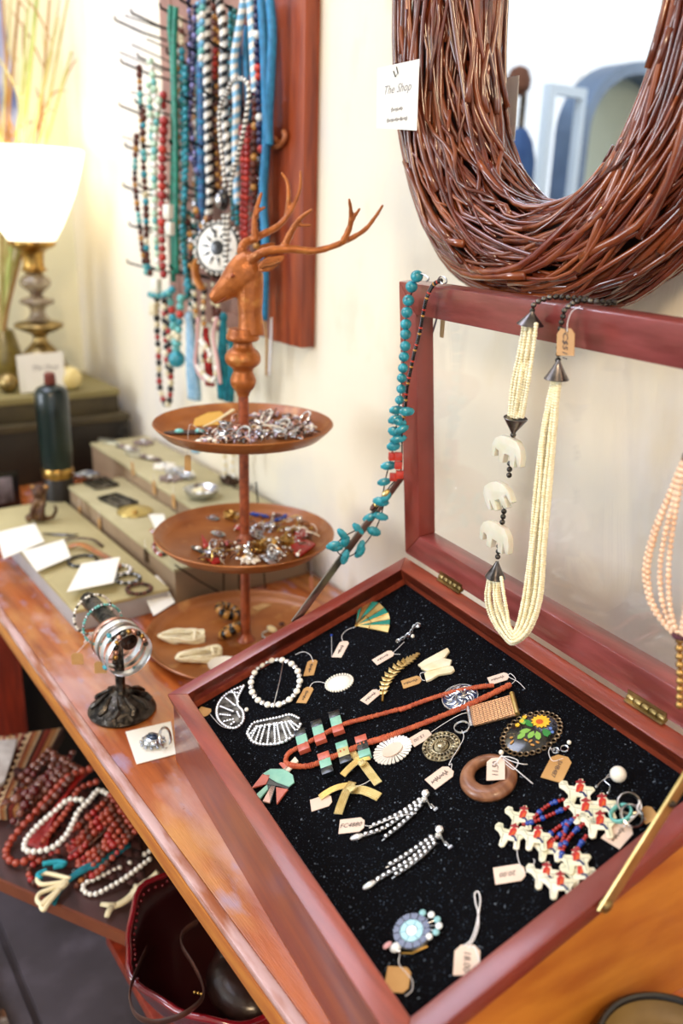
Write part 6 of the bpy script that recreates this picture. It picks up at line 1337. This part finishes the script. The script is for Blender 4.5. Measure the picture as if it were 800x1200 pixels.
for i in range(nS):
    u0,u1 = i/nS,(i+.93)/nS; q = []
    for (u,v) in ((u0,0),(u1,0),(u1,.5),(u1,1),(u0,1),(u0,.5)):
        a = lerp2(lerp2(TL,TR,u),lerp2(BL,BR,u),v); q.append(g1(a[0],a[1],.022+.010*math.sin(v*2.4)+.002*(i % 2)))
    M().prism(q,-EZ,.020).make('woven_stripe',mTx[cols_[i]],tx)
    if cols_[i] == 2 and i % 3 == 0 or i in (8,):
        for k in range(12):
            a = lerp2(lerp2(TL,TR,u0+.5/nS),lerp2(BL,BR,u0+.5/nS),(k+.5)/12); c = g1(a[0],a[1],.0335); M().box(c,.0028,.0028,.0006,bd_*.7+bn*.7,(bn*.7-bd_*.7),EZ).make('woven_motif',mTx[1],tx)
wc = M().prism([g1(x,y,.045) for x,y in ((-30,70),(80,62),(60,140),(20,260),(-40,300))],-EZ,.006).make('pale_cloth',mat('pale_linen','#c3bcb4',.9,c2='#a99e96',scale=40),bevel=.001)
tag(wc,'pale linen cloth folded at the left edge of the bench','cloth')
def gneck(lab,pts,mats,r,pat=(0,),z=.004,cat='necklace',nm='bead_necklace',grp='bead strands on the bench',singles=False,jit=.06):
    t = thing(nm,g1(*pts[0][:2]),lab,cat,grp)
    P = arc([g1(p[0],p[1],p[2] if len(p) > 2 else z) for p in pts],7)
    if singles:
        for i,q in enumerate(resample(P,r*1.95)): M().ball(q,r*rnd(1-jit,1+jit),10,7).make('bead',mats[pat[i % len(pat)]],t,smooth=3)
    else: mm = M(); beads(mm,P,r,r*1.9,pat,9,6,jit=jit); mm.make('bead_strand',mats,t,kind='stuff',smooth=3)
    M().tube(P,r*.2,4).make('cord',mBlack,t); return t
mTerr = mat('terracotta_bead','#a8442c',.3,c2='#8a2f1e',scale=60,coat=.4); mGar = mat('garnet_bead','#5b1a18',.2,coat=.5); mBrw = mat('brown_glass_bead','#54261c',.15,coat=.8,c2='#7a4636',scale=60)
gneck('large round terracotta bead necklace looped at the front of the bench',[(420,205,.05),(330,235,.05),(260,300,.045),(190,380,.035),(110,470,.02),(50,545,.010),(28,610,.009),(75,645,.009),(140,625,.012),(170,580,.02)],[mTerr],.0062,singles=True)
gneck('second terracotta bead strand running inside the white pearl loop',[(450,265,.05),(370,300,.045),(320,390,.04),(260,470,.032),(190,560,.02)],[mTerr],.0052)
gneck('white pearl loop lying on the red beads',[(500,320,.05),(460,305,.05),(420,350,.050),(370,400,.045),(345,450,.04),(310,515,.035),(250,570,.03),(180,590,.03),(120,585,.03),(118,545,.03),(150,500,.032),(200,450,.035),(260,400,.04),(320,350,.046),(390,350,.048)],[mPearl],.0046,singles=True)
gneck('small silver pearl loop near the bone carving',[(700,590,.022),(600,650,.014),(480,705,.008),(400,740,.006),(392,775,.006),(440,792,.006),(520,755,.008),(600,705,.014),(710,620,.02)],[mPearl,mSilver],.0040,singles=True)
gneck('brown glass lump bead rope beside the striped textile',[(260,160,.05),(230,230,.045),(160,290,.04),(110,330,.035),(50,360,.03),(10,380,.02)],[mBrw,mWood,mGar],.0085,(0,1,2),jit=.25)
gneck('dark garnet bead rope along the front edge of the textile',[(340,130,.05),(290,200,.048),(200,260,.045),(130,350,.04),(90,420,.03),(30,480,.015)],[mBrw,mBone,mGar],.0075,(0,2,0,2),jit=.25)
gneck('amber red bead rope crossing under the white pearls',[(600,420,.03),(500,480,.02),(430,540,.014),(340,570,.012),(230,610,.01),(140,670,.008),(150,730,.006),(190,745,.006)],[mTerr,mRed,mWood],.0050,(0,1,2))
gneck('dark brown chip bead rope beyond the teal tassel',[(620,400,.05),(560,450,.045),(520,520,.03),(450,590,.018),(380,650,.01),(330,720,.006)],[mWood,mTerr,mBlack],.0056,(0,1,2),jit=.25)
gneck('copper coloured bead rope beside the silver pearl loop',[(640,470,.04),(560,560,.02),(500,620,.012),(420,690,.008),(350,760,.006)],[mCop,mWood],.0048,(0,1),jit=.2)
gneck('orange-red bead strand between the white pearls and teal cord',[(580,350,.05),(500,430,.04),(440,500,.03),(380,590,.02),(330,620,.014)],[mRed,mTerr],.0046,(0,0,1))
t = thing('red_silk_skein',g1(360,300,.02),'bright red silk skein showing inside the bead loops','skein')
for k in range(12):
    o = k*9; M().tube(arc([g1(430-o*.7,200+o*.4,.040),g1(340-o*.4,290+o*.6,.036+rnd(0,.004)),g1(250-o*.1,400+o*.7,.03+rnd(0,.004)),g1(120+o*.9,560+o*.35,.012)],5),.0034,6).make('silk_cord',mat('red_silk','#a3201a',.45,c2='#7d1410',scale=60),t,smooth=3)
t = thing('red_silk_skein',g1(480,400,.02),'red silk cords fanned out beside the brown chip ropes','skein')
for k in range(9):
    o = k*12; M().tube(arc([g1(560+o*.3,330+o*.5,.046),g1(470+o*.4,430+o*.5,.036),g1(380+o*.3,520+o*.5,.02),g1(300+o*.4,600+o*.3,.010)],5),.0032,6).make('silk_cord',[mat('red_silk','#a3201a',.45),mTerr,mWood][k % 3],t,smooth=3)
t = thing('dark_cloth_heap',g1(400,450,.0),'dark brown cloth heaped under the bead strands on the bench','cloth')
cl = M(); gx = 14; rows = []
for j in range(10):
    rows.append([g1(60+i*44+j*6,190+j*46+i*13,.004+.036*max(0,1-(max(0,j-1)/9)**1.2)*(.75+.25*math.sin(i*1.7+j*2.1))) for i in range(gx)])
for j in range(9):
    for i in range(gx-1): cl.add([rows[j][i],rows[j][i+1],rows[j+1][i+1],rows[j+1][i]],[(0,1,2,3)])
co = cl.make('cloth',mat('dark_brown_cloth','#2e1713',.9,c2='#4a1d17',scale=30),t,smooth=3); so = co.modifiers.new('s','SOLIDIFY'); so.thickness = .002
random.seed(77)
def bundle(lab,starts,ends,mats_list,rs):
    t = thing('bead_rope_bundle',g1(*starts[0]),lab,'necklaces')
    for i,(a,b) in enumerate(zip(starts,ends)):
        m_ = ((a[0]+b[0])/2+rnd(-18,18),(a[1]+b[1])/2+rnd(-18,18)); mm = M()
        beads(mm,arc([g1(a[0],a[1],.052),g1((a[0]+m_[0])/2+rnd(-10,10),(a[1]+m_[1])/2+rnd(-10,10),.046),g1(m_[0],m_[1],.036),g1((b[0]+m_[0])/2+rnd(-12,12),(b[1]+m_[1])/2+rnd(-12,12),.022),g1(b[0],b[1],.008)],6),rs,rs*1.8,(0,1,0,0,2),8,5,jit=.25).make('bead_rope',mats_list,t,kind='stuff',smooth=3)
bundle('dark brown glass bead rope bundle draped from the table shade across the textile',[(230+i*22,120+i*14) for i in range(7)],[(-10+i*18,345+i*26) for i in range(7)],[mBrw,mWood,mGar],.0066)
bundle('rust red bead rope bundle fanned between the pearl loop and the teal cord',[(520+i*16,330+i*24) for i in range(8)],[(270+i*22,560+i*22) for i in range(8)],[mTerr,mWood,mRed],.0052)
t = thing('teal_tassel_cord',g1(300,700),'teal and cream tasselled cord trailing over the bench edge','tassel')
for k in range(8):
    M().tube(arc([g1(600+rnd(-12,12),560+rnd(-12,12),.02),g1(480,640+rnd(-14,14),.016),g1(370,690+rnd(-12,12),.014),g1(290+rnd(-12,12),760+rnd(-12,12),.010),g1(240+rnd(-16,16),830+rnd(-14,14),.006)],5),.0030,6).make('teal_yarn',mTas2,t,smooth=3)
for q in ([(330,720),(250,700),(200,695),(175,720),(195,745),(260,740),(310,730)],[(320,735),(230,770),(185,790),(175,820),(200,840),(240,800),(310,745)],[(300,745),(240,800),(195,840),(205,865),(230,830),(280,770)]):
    M().tube(arc([g1(x,y,.014) for x,y in q],5),.0034,7).make('cream_loop',mIvory,t,smooth=3)
for q in ([(200,650),(270,640),(310,650)],[(190,720),(180,700),(220,680)],[(560,600),(600,570),(640,560)],[(250,665),(300,655)]): M().tube(arc([g1(x,y,.015) for x,y in q],5),.0042,7).make('teal_yarn',mat('bright_teal_yarn','#2797a5',.8),t,smooth=3)
t = thing('bone_carving',g1(600,800),'pale forked bone carving lying at the front of the bench','carving')
M().tube(arc([g1(740,690,.03),g1(700,730,.02),g1(640,775,.014),g1(590,820,.010),g1(545,845,.008),g1(510,860,.007)],5),[.006]*6+[.0075]*6+[.0055]*8+[.0045]*6,9,flat=.6,up=EZ).make('shaft',mBone,t,smooth=3)
for q in ([(545,845),(510,842),(472,838)],[(525,850),(508,875),(500,898)]): M().tube([g1(x,y,.008) for x,y in q],[.0055,.0045,.0035],8,flat=.6,up=EZ).make('prong',mBone,t,smooth=3)
M().tube([g1(650,770,.016),g1(632,750,.016)],[.005,.003],8).make('prong',mBone,t,smooth=3)
# ---- red glazed bowl with a bag in it
rc = V((.040,.070,0)); ZR = .50
mGl = mat('red_glaze','#8c1220',.12,c2='#5c0a12',scale=12,coat=1); mIn = mat('dark_red_interior','#2a0608',.35,coat=.3)
bw = thing('red_glazed_bowl',V((rc.x,rc.y,.3805)),'large glossy dark red bowl with a wavy rim under the table','bowl')
n = 72; prof_ = [(.055,.001),(.080,.006),(.116,.040),(.136,.085),(.147,.116)]; pin_ = [(.141,.116),(.130,.085),(.110,.042),(.075,.014),(.001,.012)]
def rr(p,j,k): 
    a = 2*PI*j/n; wv_ = (p[1]/.116)**2; r = p[0]+.004*wv_*math.sin(7*a)+.002*wv_*math.sin(12*a+1); return V((rc.x+r*math.cos(a),rc.y+r*math.sin(a),.3805+p[1]+.004*wv_*math.sin(7*a+.6)))
M().rings([[rr(p,j,0) for j in range(n)] for p in [(.001,.001)]+prof_],caps=False).make('outer_wall',mGl,bw,smooth=3)
M().rings([[rr(p,j,0) for j in range(n)] for p in prof_[-1:]+pin_[:1]+pin_[1:]],caps=False).make('inner_wall',mIn,bw,smooth=3)
rimP = [rr((.144,.118),j,0) for j in range(n)]; M().tube(rimP,.0042,8,closed=True).make('rim',mGl,bw,smooth=3)
mm = M()
for j in range(90): a = 2*PI*j/90; q = rimP[int(j/90*n)]; mm.ball(V((rc.x+(q-rc).xy.length*.955*math.cos(a),rc.y+(q-rc).xy.length*.955*math.sin(a),q.z-.006)),.0022,5,4)
mm.make('rim_dots',mGl,bw,kind='stuff',smooth=3)
bg_ = thing('leather_pouch',V((rc.x+.02,rc.y+.0,.42)),'dark brown leather pouch with a long strap lying in the red bowl','bag')
mLea = mat('dark_leather_bag','#1d1210',.35,c2='#3a2420',scale=30,coat=.4,bump=.5,bscale=90)
po = M()
for (x,y,z,a,b,c_) in ((.03,-.01,.43,.060,.050,.026),(.0,.01,.435,.045,.045,.024),(.05,.02,.44,.04,.036,.026)): po.ball(V((rc.x+x,rc.y+y,z)),1,20,12,sc=(a,b,c_))
pb_ = po.make('pouch_body',mLea,bg_,smooth=3); r_ = pb_.modifiers.new('r','REMESH'); r_.mode='VOXEL'; r_.voxel_size=.004; r_.use_smooth_shade=True
mStr = mat('brown_leather_strap','#35201a',.4,c2='#553328',scale=30,coat=.4)
sp_ = [(232,1080,.50),(215,1092,.505),(213,1108,.505),(226,1130,.505),(236,1150,.51),(238,1168,.515),(225,1182,.52),(205,1193,.52),(180,1198,.52),(160,1190,.52),(152,1170,.52),(156,1148,.515),(168,1120,.505),(172,1112,.49)]
P = arc([at_z(x,y,z) for x,y,z in sp_],6)
M().tube(P,.0014,8,flat=3.6,up=EZ).make('strap',mStr,bg_,smooth=.8)
for i in range(3): M().ball(at_z(228+i*4,1163+i,.49),.0022,7,5).make('stud',mGold,bg_)
# ================================================================ RIGHT FRONT OF THE TABLE
dp_ = C0+EX*(CL+.066)+EYF*.20; dp_.z = .7505; dd = thing('round_tin_dish',dp_,'round olive brown pot with a dark rim at the bottom right corner','dish')
M().lathe([(.001,.0),(.040,.001),(.052,.010),(.058,.030),(.060,.040),(.057,.040),(.054,.032),(.046,.024),(.001,.022)],dp_,EZ,48).make('dish',mat('olive_dish','#7a5f30',.5,c2='#5a4422',scale=12),dd,smooth=.9); hoop(M(),dp_+EZ*.040,EZ,.0585,.0030,48,8).make('rim',mBlack,dd)
